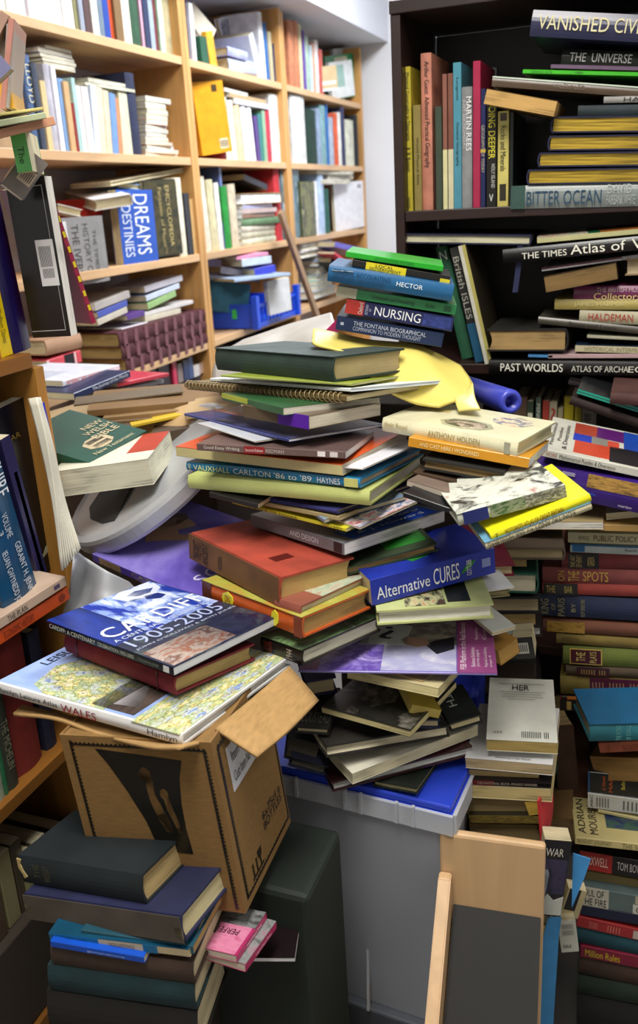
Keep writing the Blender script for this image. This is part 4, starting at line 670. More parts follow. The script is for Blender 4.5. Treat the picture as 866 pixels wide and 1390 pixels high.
mg = c_('glossy purple business magazine with a question-mark card and hand picture', (405,910),(675,914),3,.19,'#7a6cc0','S',Y=1.03,P=(668,842),hard=0,name='magazine',cat='magazine',group=None,pages='#d0d0d0',items=[
 ('p','T',(.0,.1,.02,.35),'#8c2c7c'),('p','T',(.1,.42,.02,.5),PIC(['#6c50b8','#9c88d8','#5c44a4','#b8a8e4'],2.2,1)),('p','T',(.42,.8,.02,.5),PIC(['#c4c8dc','#a8a8d0','#dcdce8'],2,3)),('p','T',(.42,.8,.5,.98),PIC(['#8c8488','#b8b0a8','#6c6468','#c8c4bc'],2,5)),
 ('p','T',(.26,.56,.5,.92),'#cfd2d4','question_card',0,[(.06,0),(.9,.0),(1,.9),(.28,1)]),('t','T',(.38,.46,.6,.85),'?','#28303c',180),('t','T',(.28,.33,.5,.68),'WWW','#3c4450',200 if 0 else 180),
 ('p','T',(.64,.79,.32,.66),'#2c2c38','sleeve_picture',0,[(0,.5),(.3,.75),(1,1),(1,.3),(.4,0)]),('p','T',(.5,.66,.45,.66),'#b89484','hand_picture',0,[(0,.7),(.2,1),(.9,.8),(1,.2),(.6,0),(.2,.2)]),
 ('p','T',(.805,1,.0,1),'#964c84','printed_panel',0),('t','T',(.82,.85,.05,.95),'FSB Platform in the Real Business','#f0dcec',90),('t','T',(.875,.895,.1,.45),'Business Exhibition','#ecd4e4',90),('t','T',(.9,.92,.1,.4),'Journey page 6','#ecd4e4',90),('t','T',(.94,.96,.1,.45),'Regional Local Briefing','#ecd4e4',90),('t','T',(.965,.98,.1,.3),'page 8','#ecd4e4',90),('t','T',(.9,.92,.6,.85),'Survey','#ecd4e4',90),('t','T',(.94,.96,.6,.9),'Contact','#ecd4e4',90)])
c_('red-edged tan paperback tip showing under the glossy magazine', (515,906),(573,925),5,.12,'#b8a478','F',Y=1.01,P=(612,908),hard=0,pages='#b8946c')
c_('thick cream paperback lying askew above the black and white photo book', (471,908),(595,934),13,.13,'#c8bd90','F',Y=1.0,P=(627,912),hard=0,pages='#cbbf8c')
c_('paperback with a dark black and white photograph on its cover', (436,959),(557,992),9,.16,'#25241f','F',Y=.985,P=(620,926),hard=0,pages='#c8bb86',kind='gloss',items=[('p','T',(.01,.99,.02,.98),PIC(['#16150f','#2c2b27','#1c1b17','#6c695f','#8c8879'],2.6,7)),('p','T',(.38,.62,.2,.8),PIC(['#1a1914','#4c4a42','#908c80'],4,2),'figure_picture',0,[(0,.2),(.3,0),(1,.3),(.9,.7),(.5,1),(.2,.8)])])
c_('yellow-edged paperback under the right end of the cream paperback', (560,956),(600,964),12,.1,'#b8a440','F',Y=1.05,yaw=30,hard=0,pages='#c0ac5c')
c_('navy small hardback beneath the yellow-edged paperback', (560,976),(598,976),13,.1,'#1c2444','F',Y=1.05,yaw=20,hard=1,pages='#b8ac8c')
c_('black hardback with dark green edges and cut-off white title letters', (610,982),(653,969),12,.09,'#1c2420','F',Y=1.12,yaw=30,hard=1,pages='#c8bc94',items=[('t','T',(.25,.5,.4,.8),'TH','#c8ccc4',270)])
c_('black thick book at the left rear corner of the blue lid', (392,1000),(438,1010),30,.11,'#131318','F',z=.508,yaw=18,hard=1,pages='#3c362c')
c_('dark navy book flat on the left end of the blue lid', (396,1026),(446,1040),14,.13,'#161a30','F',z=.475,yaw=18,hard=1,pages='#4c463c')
c_('thick old book with dark blue cover edges behind the wooden-looking flap', (415,925),(456,918),22,.12,'#1c1c44','F',Y=1.06,yaw=30,hard=1,pages='#a89c78')
c_('dark olive hardback with cream pages resting on a white-covered paperback', (443,1012),(611,984),16,.14,'#231f1a','F',z=.512,PA=(406,985),hard=1,pages='#d0c8ac')
c_('black hardback with a cut-off grey title, left under the photo paperback', (400,986),(446,989),9,.11,'#15140f','F',z=.545,yaw=10,hard=1,items=[('t','T',(.15,.95,.1,.35),'LOUSTEAU','#55524a',0)])
c_('white-covered paperback sandwiched between two dark hardbacks', (478,1050),(649,984),14,.12,'#d2cebb','F',z=.487,hard=0,kind='paper',pages='#cfc7a6',items=[('t','T',(.12,.5,.62,.68),'ROBERT A. HUNTER, JR.','#2c2c28',0),('p','T',(.12,.24,.74,.84),'#1c1c1c')])
c_('wide maroon hardback with grey-white pages over the blue lid', (450,1062),(641,1012),13,.17,'#35181c','F',z=.468,PA=(423,1030),hard=1,kind='gloss',pages='#c3c6c4')
c_('black book with green edge and cream pages lying on the blue lid', (505,1059),(566,1070),8,.13,'#182018','F',z=.450,P=(603,1042),hard=1,pages='#c0b88c')
# ---- plastic tub with blue lid
def tub():
    zt = .432; A = on(2, zt, (404,1046)); B = on(2, zt, (612,1096)); u = B-A; u[2] = 0; L0 = np.linalg.norm(u); u /= L0
    w = np.array([-u[1], u[0], 0]); L = .36; A = B-u*L; Wd = .15; print('tub', A, B, L0)
    mw = Matrix(((u[0], w[0], 0, A[0]), (u[1], w[1], 0, A[1]), (0, 0, 1, -.02), (0, 0, 0, 1))); zt += .02
    root = empty('storage_tub', mw=mw)
    tag(boxo('low_storage_crate', (.02, L-.02, .02, Wd-.02, FL+.0, -.021), M('#4c5058', 'flat'), bev=.004, mw=Matrix(((u[0], w[0], 0, A[0]), (u[1], w[1], 0, A[1]), (0, 0, 1, 0), (0, 0, 0, 1)))), 'low dark grey crate under the plastic tub', 'crate')
    bm = bmesh.new(); tp = .035; h = zt-.028       # tapering walls
    def ring(z, k): d = tp*(1-z/h); return [bm.verts.new(v) for v in ((d+k, d+k, z), (L-d-k, d+k, z), (L-d-k, Wd-d-k, z), (d+k, Wd-d-k, z))]
    r = [ring(.0, 0), ring(h, 0), ring(h, .003), ring(.004, .003)]
    for a, b in zip(r, r[1:]):
        for i in range(4): bm.faces.new((a[i], a[(i+1) % 4], b[(i+1) % 4], b[i]))
    bm.faces.new(r[0][::-1]); bm.faces.new(r[-1])
    fin(bm, 'tub_body', M('#c9ced8', 'clear'), root)
    bm = bmesh.new(); bbox(bm, -.004, L+.004, -.006, 0.0, zt-.045, zt-.012, .001); bbox(bm, -.004, L+.004, Wd, Wd+.006, zt-.045, zt-.012, .001); bbox(bm, -.008, -.002, 0, Wd, zt-.045, zt-.012, .001); bbox(bm, L+.002, L+.008, 0, Wd, zt-.045, zt-.012, .001)
    for s in (.12, .2, .225, .28, .305): bbox(bm, s, s+.004, -.012, -.006, zt-.04, zt-.006)
    fin(bm, 'tub_rim', M('#dfe3ea', 'clear'), root)
    bm = bmesh.new()
    prism(bm, [(.006+.0, .02), (L*.5+.003, h-.005), (L*.5, h-.005), (.003, .02)] if 0 else [(.21, .0), (.214, .0), (.214, h-.03), (.21, h-.03)], -.002, .004, (1, 0, 2)); 
    rb = fin(bm, 'tub_rib', M('#eceef2', 'clear'), root); rb.matrix_local = Matrix.Translation((0, .017, 0)) @ Matrix.Rotation(-.085, 4, 'X')
    bm = bmesh.new(); bbox(bm, 0, L, 0, Wd, zt-.012, zt-.0005, .003); bbox(bm, -.003, L+.003, -.003, Wd+.003, zt-.022, zt-.012, .002)
    fin(bm, 'tub_lid', M('#2a44c4', 'plastic'), root)
    boxo('tub_contents', (.045, L-.045, .045, Wd-.045, .006, h-.05), M('#5c626c', 'flat'), root, bev=.004)
    tag(root, 'tall frosted clear plastic storage tub with a bright blue lid', 'storage tub')
tub()
# blue plastic thing behind
_q = on(1, 1.26, (612, 934)); _r = on(1, 1.26, (649, 934))
tag(boxo('blue_carrier_box', (_q[0]-.06,_r[0],1.26,1.34,FL,_q[2]), M('#2a3cb0','plastic'), bev=.012), 'blue plastic box glimpsed behind the tub-top books', 'box')
# ================================================================ STACK WITH THE WHITE BIOGRAPHY (right of centre)
G = dict(group='books heaped right of the central column'); Yb = 1.09
zy = on(1, 1.03, (801, 671))[2]
def h_(lb, A, B, t, W, col, face='S', Y=Yb, **kw): return bk(lb, A, B, t, W, col, face, **{**G, **({} if 'z' in kw else {'Y': Y}), **kw})
h_('cream-white royal biography with two oval cover portraits', (519,567),(703,601),20,.165,'#d6d2b0',Y=1.09,P=(752,574),hard=1,kind='gloss',pages='#cdc49c',items=[('t','N',(.36,.74,.3,.75),'ANTHONY HOLDEN','#9a8c50',0),('t','N',(.02,.2,.35,.8),'their Royal','#a89458',0),('p','N',(.91,.95,.1,.9),'#9c9a84'),('p','T',(.34,.74,.12,.5),'#a8a88c','portrait_frame',0,[(0,.5),(.15,.15),(.5,0),(.85,.15),(1,.5),(.85,.85),(.5,1),(.15,.85)]),('p','T',(.37,.7,.16,.46),PIC(['#3c4650','#d8c4ac','#4c3c2c','#5c7060'],3,2),'portrait_picture',0,[(0,.5),(.15,.15),(.5,0),(.85,.15),(1,.5),(.85,.85),(.5,1),(.15,.85)]),('p','T',(.62,.92,.5,.88),PIC(['#b0685c','#e0d4b4','#6c7484','#c89888'],3,6),'portrait_picture',0,[(0,.5),(.15,.15),(.5,0),(.85,.15),(1,.5),(.85,.85),(.5,1),(.15,.85)]),('t','T',(.08,.3,.6,.75),'Charles','#c8b050',0)])
h_('golden yellow paperback directly under the cream biography', (555,593),(719,622),14,.16,'#c98c1e',P=(744,603),hard=0,kind='gloss',pages='#d2d2d6',items=[('t','N',(.1,.6,.3,.7),'AND CAST HERE I WONDERED','#e8d8a0',0)])
h_('black old hardback with dirty brown pages under the golden paperback', (574,622),(684,641),15,.11,'#1c1b17','F',Y=1.085,P=(700,624),hard=1,pages='#77603a')
h_('brown shabby book beneath the black old hardback', (560,640),(645,661),13,.12,'#3f2c1a','F',Y=1.075,yaw=-12,hard=1,pages='#4c3a22')
h_('taupe slim paperback with a white title strip on its spine', (553,652),(661,684),8,.14,'#b8ac9c','S',Y=1.035,P=(700,656),hard=0,kind='paper',pages='#c0b8a4',items=[('p','T',(0,1,0,1),'#77675c'),('t','N',(.62,.96,.25,.8),'THE ALMANACK','#4c443c',0)])
h_('black plastic-wrapped volume at the left under the taupe paperback', (548,668),(640,700),7,.15,'#17181a','S',Y=1.015,yaw=-10,hard=0,kind='gloss')
h_('floppy book in white paper patterned with black and red shapes', (620,698),(767,658),17,.12,'#bcc0b0','S',Y=1.035,yaw=26,hard=1,kind='gloss',pages='#98907c',items=[('p','T',(0,1,0,1),PIC(['#20221e','#20221e','#c0c2b4','#c8cabc','#b8baac','#a02c28'],3.6,4)),('p','N',(.05,.28,0,1),'#26306c'),('p','N',(.3,.62,0,1),PIC(['#2c4428','#48683c','#9aa088','#202c1c'],4,3)),('p','N',(.62,1,0,1),PIC(['#b4b8a8','#9c9c90','#3c3c34','#c4c8b8'],5,8))])
h_('bright yellow motorists atlas with red spine title', (665,725),(801,671),10,.13,'#ddd820','S',Y=1.03,yaw=26,hard=1,kind='gloss',pages='#b8b0a0',items=[('t','N',(.14,.72,.12,.88),'MOTORISTS ATLAS OF GREAT BRITAIN','#7c1c1c',0),('t','N',(.04,.07,.2,.8),'7','#2c2c2c',0),('p','T',(.55,.65,.3,.42),'#a82c20')])
h_('cream-spined raft book with upside-down black title below the yellow atlas', (658,737),(802,682),10,.15,'#cfc7a4','S',Y=1.03,yaw=26,hard=1,kind='paper',pages='#a89c78',items=[('t','N',(.02,.36,.12,.88),'ERIK HESSELBERG','#2c2a20',180),('t','N',(.38,.44,.2,.8),'by','#2c2a20',180),('t','N',(.47,.84,.12,.88),'KON-TIKI AND I','#2c2a20',180),('p','T',(0,1,0,1),'#6ca0bc')])
# ================================================================ NURSING STACK
G = dict(group='nursing and reference books in the tilted stack'); Yn = 1.27
def n_(lb, A, B, t, W, col, face='S', Y=Yn, **kw): return bk(lb, A, B, t, W, col, face, Y=Y, yaw=kw.pop('yaw', 14), **{'pages': '#b9a676', **G, **kw})
n_('thin bright green paperback topmost on the tilted nursing stack', (470,341),(602,361),8,.13,'#1fa024',hard=0,items=[('t','N',(.3,.7,.25,.75),'ACCOUNTING SYSTEMS','#106414',0)])
n_('black and yellow local government paperback, second in the tilted stack', (479,352),(612,375),10,.13,'#171510',hard=0,items=[('p','N',(.14,.55,0,1),'#d8c820'),('t','N',(.24,.42,.52,.92),'LOCAL','#1c1a10',0),('t','N',(.18,.5,.06,.46),'GOVERNMENT','#1c1a10',0),('p','N',(.9,1,0,.5),'#d0c02c')])
n_('thick blue plastic-covered book titled Hector in the tilted stack', (447,359),(617,387),23,.15,'#1c5a88',hard=1,kind='gloss',Y=1.25,items=[('t','N',(.04,.5,.5,.8),'GENERAL ACCOUNTING','#0e3658',0),('t','N',(.04,.46,.15,.42),'COMPUTER APPLICATIONS','#103c60',0),('t','N',(.55,.76,.4,.68),'HECTOR','#dce8ec',0),('p','N',(.02,.2,.72,.8),'#a8b8bc','tape_strip',0,[(0,0),(.1,-.5),(1,.9),(.95,1.4)])])
n_('green and white paperback under the thick blue plastic-covered one', (458,388),(620,414),14,.13,'#2f8c54',hard=0,items=[('p','N',(0,.17,0,1),'#c0bea4'),('t','N',(.3,.66,.2,.7),'Orthopaedic and Traumatology','#14442c',0),('t','N',(.75,.83,.3,.7),'Butler','#14442c',0),('p','N',(.9,.96,.2,.8),'#1c5c38')])
n_('dark blue nursing dictionary with a red end panel', (471,405),(617,431),20,.15,'#1d2456',hard=0,kind='gloss',items=[('p','N',(0,.17,0,1),'#b8342c'),('t','N',(.12,.16,.1,.9),'Oxford','#e4d4cc',90),('t','N',(.185,.21,.15,.85),'DICTIONARY','#c8ccdc',90),('t','N',(.22,.24,.4,.6),'OF','#c8ccdc',90),('t','N',(.27,.7,.2,.82),'NURSING','#f0f2f6',0),('p','N',(.72,.98,.1,.9),PIC(['#1d2456','#2c3a80','#3c4c9c'],5,2))])
n_('navy biographical companion paperback, lowest in the tilted stack', (458,428),(603,452),20,.15,'#182a4e',hard=0,items=[('t','N',(.16,.84,.52,.82),'THE FONTANA BIOGRAPHICAL','#b8c0d0',0),('t','N',(.16,.8,.18,.46),'COMPANION TO MODERN THOUGHT','#a8b0c4',0),('p','N',(.04,.07,.4,.6),'#a8b4c8')])
bk('bright pink book corner at the left of the navy companion paperback', (440,450),(472,418),14,.1,'#b82c68','S',Y=1.36,yaw=10,hard=0,**G)
# ---- soft shapes helper: grid surface from pixel/depth control points
def smooth_grid(P, n):
    P = np.array(P, float)
    def cr(P, n):
        E = np.concatenate([[2*P[0]-P[1]], P, [2*P[-1]-P[-2]]]); out = []
        for i in range(1, len(E)-2):
            a, b, c, d = E[i-1], E[i], E[i+1], E[i+2]
            for k in range(n):
                t = k/n; out.append(.5*(2*b+(c-a)*t+(2*a-5*b+4*c-d)*t*t+(3*b-a-3*c+d)*t**3))
        out.append(P[-1]); return np.array(out)
    return np.swapaxes(cr(np.swapaxes(cr(P, n), 0, 1), n), 0, 1)
def sheet(name, rows, m, th=.003, sub=2, label=None, cat=None, smooth=True):
    if sub:
        P = smooth_grid([[on(1, q[2], q) for q in r] for r in rows], 7)
    else: P = [[on(1, q[2], q) for q in r] for r in rows]
    bm = bmesh.new(); g = [[bm.verts.new(q) for q in r] for r in P]
    for a, b in zip(g, g[1:]):
        for i in range(len(a)-1): bm.faces.new((a[i], a[i+1], b[i+1], b[i]))
    o = fin(bm, name, m, smooth=smooth)
    s = o.modifiers.new('solid', 'SOLIDIFY'); s.thickness = th; s.offset = 0
    if label: tag(o, label, cat)
    return o
sheet('yellow_jacket', [[(425,447,1.26),(455,452,1.27),(500,462,1.28),(560,468,1.29),(592,480,1.30),(625,497,1.30)],
    [(424,458,1.22),(455,462,1.24),(505,474,1.25),(565,480,1.26),(600,498,1.27),(641,522,1.27)],
    [(428,468,1.19),(460,474,1.21),(512,492,1.22),(570,500,1.24),(602,516,1.24),(636,540,1.24)],
    [(470,480,1.18),(490,496,1.19),(525,515,1.20),(565,530,1.21),(592,538,1.22),(612,547,1.22)],
    [(510,522,1.17),(525,530,1.17),(545,540,1.18),(565,548,1.19),(582,551,1.20),(596,552,1.20)]], M('#d9c768', 'plastic'), .004, 2,
    'pale yellow curled plastic cover with a rounded lobe, beneath the nursing stack', 'plastic cover')
sheet('yellow_flap', [[(616,530,1.25),(632,530,1.25),(642,520,1.26)],[(618,545,1.22),(634,545,1.22),(645,540,1.23)],[(622,558,1.20),(640,556,1.20),(652,556,1.20)]], M('#cfc06c','plastic'), .003, 2,
    'small pale yellow flap hanging behind the royal biography', 'plastic cover')
sheet('white_cloth', [[(330,462,1.6),(360,452,1.6),(395,440,1.6),(425,432,1.6),(450,425,1.55)],[(305,478,1.5),(345,466,1.46),(385,458,1.5),(420,448,1.46),(455,440,1.48)],[(290,500,1.4),(340,486,1.38),(385,476,1.42),(425,466,1.38),(460,460,1.42)],[(290,530,1.34),(340,520,1.32),(390,510,1.34),(430,500,1.33),(465,495,1.35)]], M('#a9a49c','paper'), .004, 2,
    'crumpled off-white cloth bag behind the dark green hardback', 'cloth bag')
def tube():
    a = on(1, 1.45, (634,524)); b = on(1, 1.30, (694,546)); d = Vector(b-a); L = d.length; bm = bmesh.new()
    prof = [(0,0),(.0,.017),(L-.006,.019),(L,.017),(L+.001,.010),(L-.02,.009),(L-.02,0)]
    n = 24; rs = [[bm.verts.new((r*math.cos(2*math.pi*k/n), r*math.sin(2*math.pi*k/n), x)) for k in range(n)] for x, r in prof[1:-1]]
    for p, q in zip(rs, rs[1:]):
        for k in range(n): bm.faces.new((p[k], p[(k+1)%n], q[(k+1)%n], q[k]))
    bm.faces.new(rs[0][::-1]); bm.faces.new(rs[-1])
    mw = Matrix.Translation(Vector(a)) @ d.to_track_quat('Z', 'Y').to_matrix().to_4x4()
    o = fin(bm, 'plastic_tube', M('#3c46b4', 'plastic'), mw=mw, smooth=True); tag(o, 'violet-blue plastic tube poking out beside the yellow cover', 'tube')
tube()
# ================================================================ CARDBOARD BOX AND CARDIFF STACK
G = dict(group='books stacked on the cardboard box')
bk('glossy city centenary book with blue cover photographs, topmost on the box', (63,842),(235,906),12,.158,'#10121c','S',Y=.776,P=(377,838),hard=0,kind='gloss',pages='#cfd2d8',items=[
 ('p','T',(.0,1,.30,.99),PIC(['#0c1d5c','#1c3ca8','#16309a','#8fa8e4','#e4ecfa','#1c3a98'],2.4,3)),('p','T',(.0,1,.0,.3),PIC(['#0c1c54','#1a3694','#102870','#0c1a50'],2,3)),('p','T',(.58,1,.0,.99),PIC(['#10142c','#242c48','#141a38','#3c4850','#586858'],2,9),'printed_panel',0),
 ('p','T',(.0,.2,.55,.98),'#d8dfee','portrait_picture',0,[(0,.3),(.2,0),(.9,.1),(1,.5),(.7,.9),(.2,1)]),('p','T',(.06,.15,.62,.9),'#3450b0','portrait_picture',0,[(0,.5),(.3,.1),(.9,.3),(1,.7),(.5,1)]),
 ('p','T',(.15,.27,.50,.74),PIC(['#101c4c','#5c7cd0','#c4d0ee','#1c3a98'],2.5,6),'portrait_picture',0,[(0,.5),(.15,.1),(.6,0),(1,.4),(.9,.9),(.4,1)]),('p','T',(.17,.27,.70,.86),'#142a78','cap_picture',0,[(0,.2),(.5,0),(1,.5),(.8,1),(.2,.9)]),
 ('t','T',(.37,.5,.05,.98),'CARDIFF','#eef2fc',90),('t','T',(.525,.56,.03,.98),'A CENTENARY CELEBRATION','#c8d4f0',90),('t','T',(.58,.68,.06,.92),'1905-2005','#a8b4dc',90),('t','T',(.70,.725,.03,.98),"JOHN O'SULLIVAN & BRYN JONES",'#b8c0d8',90),
 ('p','T',(.76,.99,.02,.6),PIC(['#efe4dc','#c8744c','#e8d8cc','#8a4c34','#f0ece8'],3.2,4),'city_picture',0),
 ('t','N',(.03,.42,.25,.8),'CARDIFF: A CENTENARY','#d0d4c8',0),('t','N',(.44,.72,.3,.75),'CELEBRATION 1905-2005','#c4c8bc',0),('t','N',(.75,.9,.35,.7),"O'SULLIVAN & JONES",'#8a8e84',0),('p','N',(.93,.97,.15,.85),'#d8d8d8')],**G)
bk('thick dark red cloth hardback under the city centenary book', (86,863),(235,920),25,.13,'#7c1d2a','S',Y=.79,P=(350,874),hard=1,pages='#a8905c',items=[('p','N',(.12,.13,0,1),'#4c1018'),('p','N',(.86,.87,0,1),'#4c1018')],**G)
bk('large leisure atlas of Wales with map cover and white spine', (-8,927),(246,998),16,.195,'#dcdcda','S',Y=.72,P=(392,894),hard=1,kind='gloss',pages='#cfcfc8',items=[
 ('p','T',(0,.99,.03,.99),PIC(['#7c9cdc','#a8bcec','#94aee4','#c4d0f0'],1.6,2)),('p','T',(.12,.6,.03,.6),PIC(['#8c6458','#f4f0e8','#ffffff','#ffffff'],13,2,'map'),'map_picture',0,[(.1,.1),(.3,0),(1,0),(1,.8),(.6,1),(.2,.9),(0,.5)]),
 ('p','T',(.52,.74,.05,.97),PIC(['#201c20','#5c5048','#3c3434','#7c7c80'],2,4),'photo_picture',0),('p','T',(.76,.99,.0,.99),PIC(['#a06450','#f4f0d8','#ffffff','#ffffff'],12,6,'map'),'map_picture',0),('p','T',(.6,.72,.1,.4),'#c8c4c8','sail_picture',0,[(0,0),(1,.1),(.1,1)]),
 ('t','T',(.03,.08,.3,.95),'LEISURE ATLAS','#20283c',90),('t','T',(.12,.25,.55,1.0),'WALES','#b03c2c',90),
 ('t','N',(.02,.37,.2,.8),'Hamlyn Leisure Atlas','#20242c',0),('t','N',(.39,.58,.12,.85),'WALES','#981c34',0),('t','N',(.84,.98,.15,.8),'Hamlyn','#20242c',0)],**G)
def carton():
    A = on(2, .655, (76,978)); B = on(1, .735, (286,1008)); A = on(2, B[2], (76,978)); u = B-A; L = np.linalg.norm(u); u /= L
    w = np.cross(Z, u); w /= np.linalg.norm(w); Cq = on(2, B[2], (392,955)); Wd = .165
    # lean: near vertical edge must run to (338,1240)
    best = min(((proj(B+Wd*0+(-Z*math.cos(t)+u*math.sin(t))*.26)[0]-338)**2, t) for t in np.linspace(-.2, .3, 60)); t = best[1]
    dn = -Z*math.cos(t)+u*math.sin(t); H = solve(B, dn, 1, 1240); print('carton', A, B, L, t, H)
    z_ = -dn; ux = u*math.cos(t)+Z*math.sin(t)*1.0; ux = np.cross(w, z_); O = B-ux*L+dn*H
    mw = Matrix(((ux[0], w[0], z_[0], O[0]), (ux[1], w[1], z_[1], O[1]), (ux[2], w[2], z_[2], O[2]), (0, 0, 0, 1)))
    root = empty('cardboard_box', mw=mw); cb = M('#876637', 'card'); ink = '#16140f'
    bm = bmesh.new(); e = .003
    for ext in ((0, L, 0, e, 0, H), (0, L, Wd-e, Wd, 0, H), (0, e, e, Wd-e, 0, H), (L-e, L, e, Wd-e, 0, H), (e, L-e, e, Wd-e, 0, e), (e, L-e, e, Wd-e, H-e-.002, H-.002)): bbox(bm, *ext)
    fin(bm, 'box_body', cb, root)
    D = (L, Wd, H)
    tri = lambda f, s0, s1, t0, t1, n, horiz=0: [('p', f, (s0, s1, t0, t1), ink, 'zigzag_border', 0, sum(([( .35 if not horiz else i/n, i/n if not horiz else .35), (1 if not horiz else (i+.5)/n, (i+.5)/n if not horiz else 1)] for i in range(n)), [])+([(.35, 1), (0, 1), (0, 0)] if not horiz else [(1, .35), (1, 0), (0, 0)]))]
    items = tri('N', .06, .085, .1, .97, 40)+tri('N', .94, .965, .02, .95, 44)+tri('R', .06, .1, .06, .93, 40)+tri('R', .96, .99, .06, .93, 40)+tri('R', .06, .98, .93, .955, 22, 1)+tri('R', .06, .98, .045, .065, 22, 1)+tri('N', .06, .96, .945, .965, 30, 1)
    c = [(math.cos(a), math.sin(a)) for a in np.linspace(0, 2*math.pi, 13)[:-1]]; el = [(.5+.5*x, .5+.5*y) for x, y in c]
    items += [('p', 'N', (.23, .79, .34, .93), ink, 'black_emblem', 0, [(0, 1), (1, .93), (.93, .75), (.89, .5), (.88, .25), (.9, 0), (.5, 0), (.42, .3), (.27, .6), (.12, .85)]),
        ('p', 'N', (.49, .57, .75, .84), cb, 'figure_emblem', 0, el), ('p', 'N', (.52, .65, .46, .78), cb, 'figure_emblem', 0, [(.1, 1), (.4, .95), (.35, .7), (.6, .45), (.8, .2), (.9, 0), (.55, 0), (.25, .25), (.05, .55), (0, .8)]),
        ('p', 'N', (.60, .655, .655, .72), cb, 'figure_emblem', 0, el), ('p', 'N', (.61, .69, .46, .68), cb, 'figure_emblem', 0, [(.1, .95), (.5, 1), (.7, .6), (1, .3), (1, 0), (.75, 0), (.5, .3), (.2, .6)]),
        ('p', 'R', (.18, .76, .63, .88), '#d4d6dc', 'item_label', 0), ]
    deco(root, D, items)
    deco(root, D, [('t', 'R', (.23, .5, .78, .84), 'Item No.', '#141414', 0), ('t', 'R', (.22, .52, .67, .73), 'Cust Item No.', '#141414', 0), ('t', 'R', (.54, .73, .67, .73), '4434001', '#141414', 0),
        ('t', 'R', (.52, .9, .27, .32), '6x75cl e', '#1c170e', 0), ('t', 'R', (.52, .9, .21, .26), 'BOTTLES', '#1c170e', 0), ('p', 'R', (.2, .42, .075, .085), '#1c170e', 'handling_mark', 0),
        ('p', 'R', (.22, .24, .085, .16), '#1c170e', 'handling_mark', 0), ('p', 'R', (.29, .31, .085, .16), '#1c170e', 'handling_mark', 0), ('p', 'R', (.36, .38, .085, .13), '#1c170e', 'handling_mark', 0), ('p', 'R', (.33, .41, .13, .18), '#1c170e', 'handling_mark', 0, [(0, 1), (1, 1), (.9, .2), (.6, 0), (.4, 0), (.1, .2)])])
    # flaps, folded open under the books
    def flap(pts, nm):
        bm = bmesh.new(); inv = np.linalg.inv(np.array(mw)); rows_ = [[(inv@np.append(p, 1))[:3] for p in r] for r in smooth_grid(pts, 6)]
        g = [[bm.verts.new(p) for p in r] for r in rows_]
        for a, b in zip(g, g[1:]):
            for i in range(len(a)-1): bm.faces.new((a[i], a[i+1], b[i+1], b[i]))
        o = fin(bm, nm, M('#b08c58', 'card'), root, smooth=True); s = o.modifiers.new('s', 'SOLIDIFY'); s.thickness = .004; s.offset = 0
    P = lambda y, q: on(1, y, q)
    flap([[P(.80,(30,958)),P(.79,(90,972)),P(.775,(150,985)),P(.765,(240,1000)),P(.76,(290,1004))],[P(.765,(18,970)),P(.75,(75,976)),P(.735,(130,996)),P(.715,(200,1014)),P(.70,(243,1016))]], 'box_flap')
    flap([[P(.76,(292,990)),P(.83,(340,950)),P(.91,(392,905))],[P(.755,(322,1010)),P(.82,(368,978)),P(.90,(414,930))],[P(.75,(349,1028)),P(.81,(392,992)),P(.895,(432,952))]], 'box_flap')
    tag(root, 'brown corrugated wine carton with black emblem and open flaps under the atlas', 'cardboard box'); return O, ux, w, L, Wd
cO, cu_, cw, cL, cWd = carton()
o = np.min([cO, cO+cu_*cL, cO+cw*cWd], axis=0); 
_gx = on(1, .80, (419, 1250))[0]
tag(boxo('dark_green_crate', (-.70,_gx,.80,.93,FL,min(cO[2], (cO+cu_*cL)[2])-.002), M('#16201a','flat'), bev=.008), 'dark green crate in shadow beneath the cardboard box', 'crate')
# ================================================================ RED BOOK PILE
G = dict(group='books under the faded red hardback')
bk('thick faded red cloth hardback with browned spine, topmost over the orange book', (256,723),(378,784),40,.15,'#a4402e','S',Y=.95,P=(479,757),hard=1,pages='#b8985c',items=[('p','N',(0,1,0,1),M('#6e4a28','cloth')),('t','N',(.06,.16,.15,.85),'THE PAST','#2c1c10',90),('t','N',(.17,.24,.1,.9),'ANCIENT','#2c1c10',90),('t','N',(.36,.41,.2,.7),'MODERN','#2c1c10',90),('p','T',(.7,.78,.25,.5),'#5c1c18')],**{**G,'group':None} if 0 else G)
bk('white-paged slim hardback with red board edges under the faded red one', (372,812),(407,823),16,.14,'#8c5044','S',Y=.935,P=(503,783),hard=1,pages='#d0c8ac',kind='gloss',items=[('p','T',(.2,1,.3,1),PIC(['#7c9c84','#b8c0a8','#a84c48'],3))],**G)
bk('orange-spined book with yellow oval labels in the red pile', (274,787),(409,838),29,.14,'#c45a24','S',Y=.925,P=(501,804),hard=1,kind='gloss',pages='#b08c50',items=[('p','N',(0,.1,0,1),'#5c3020'),('p','N',(.22,.34,.1,.9),'#e0d838','yellow_oval',0,el if 0 else [(.5,0),(.9,.25),(1,.5),(.9,.8),(.5,1),(.1,.8),(0,.5),(.1,.25)]),('p','N',(.72,.79,.1,.9),'#e0d838','yellow_oval',0,[(.5,0),(.9,.25),(1,.5),(.9,.8),(.5,1),(.1,.8),(0,.5),(.1,.25)]),('t','N',(.25,.31,.3,.7),'CREAM','#a04020',90),('p','T',(0,1,0,1),PIC(['#c8b868','#a8a848','#c87c3c'],3)),('p','N',(.93,1,0,1),'#7c4030')],**G)
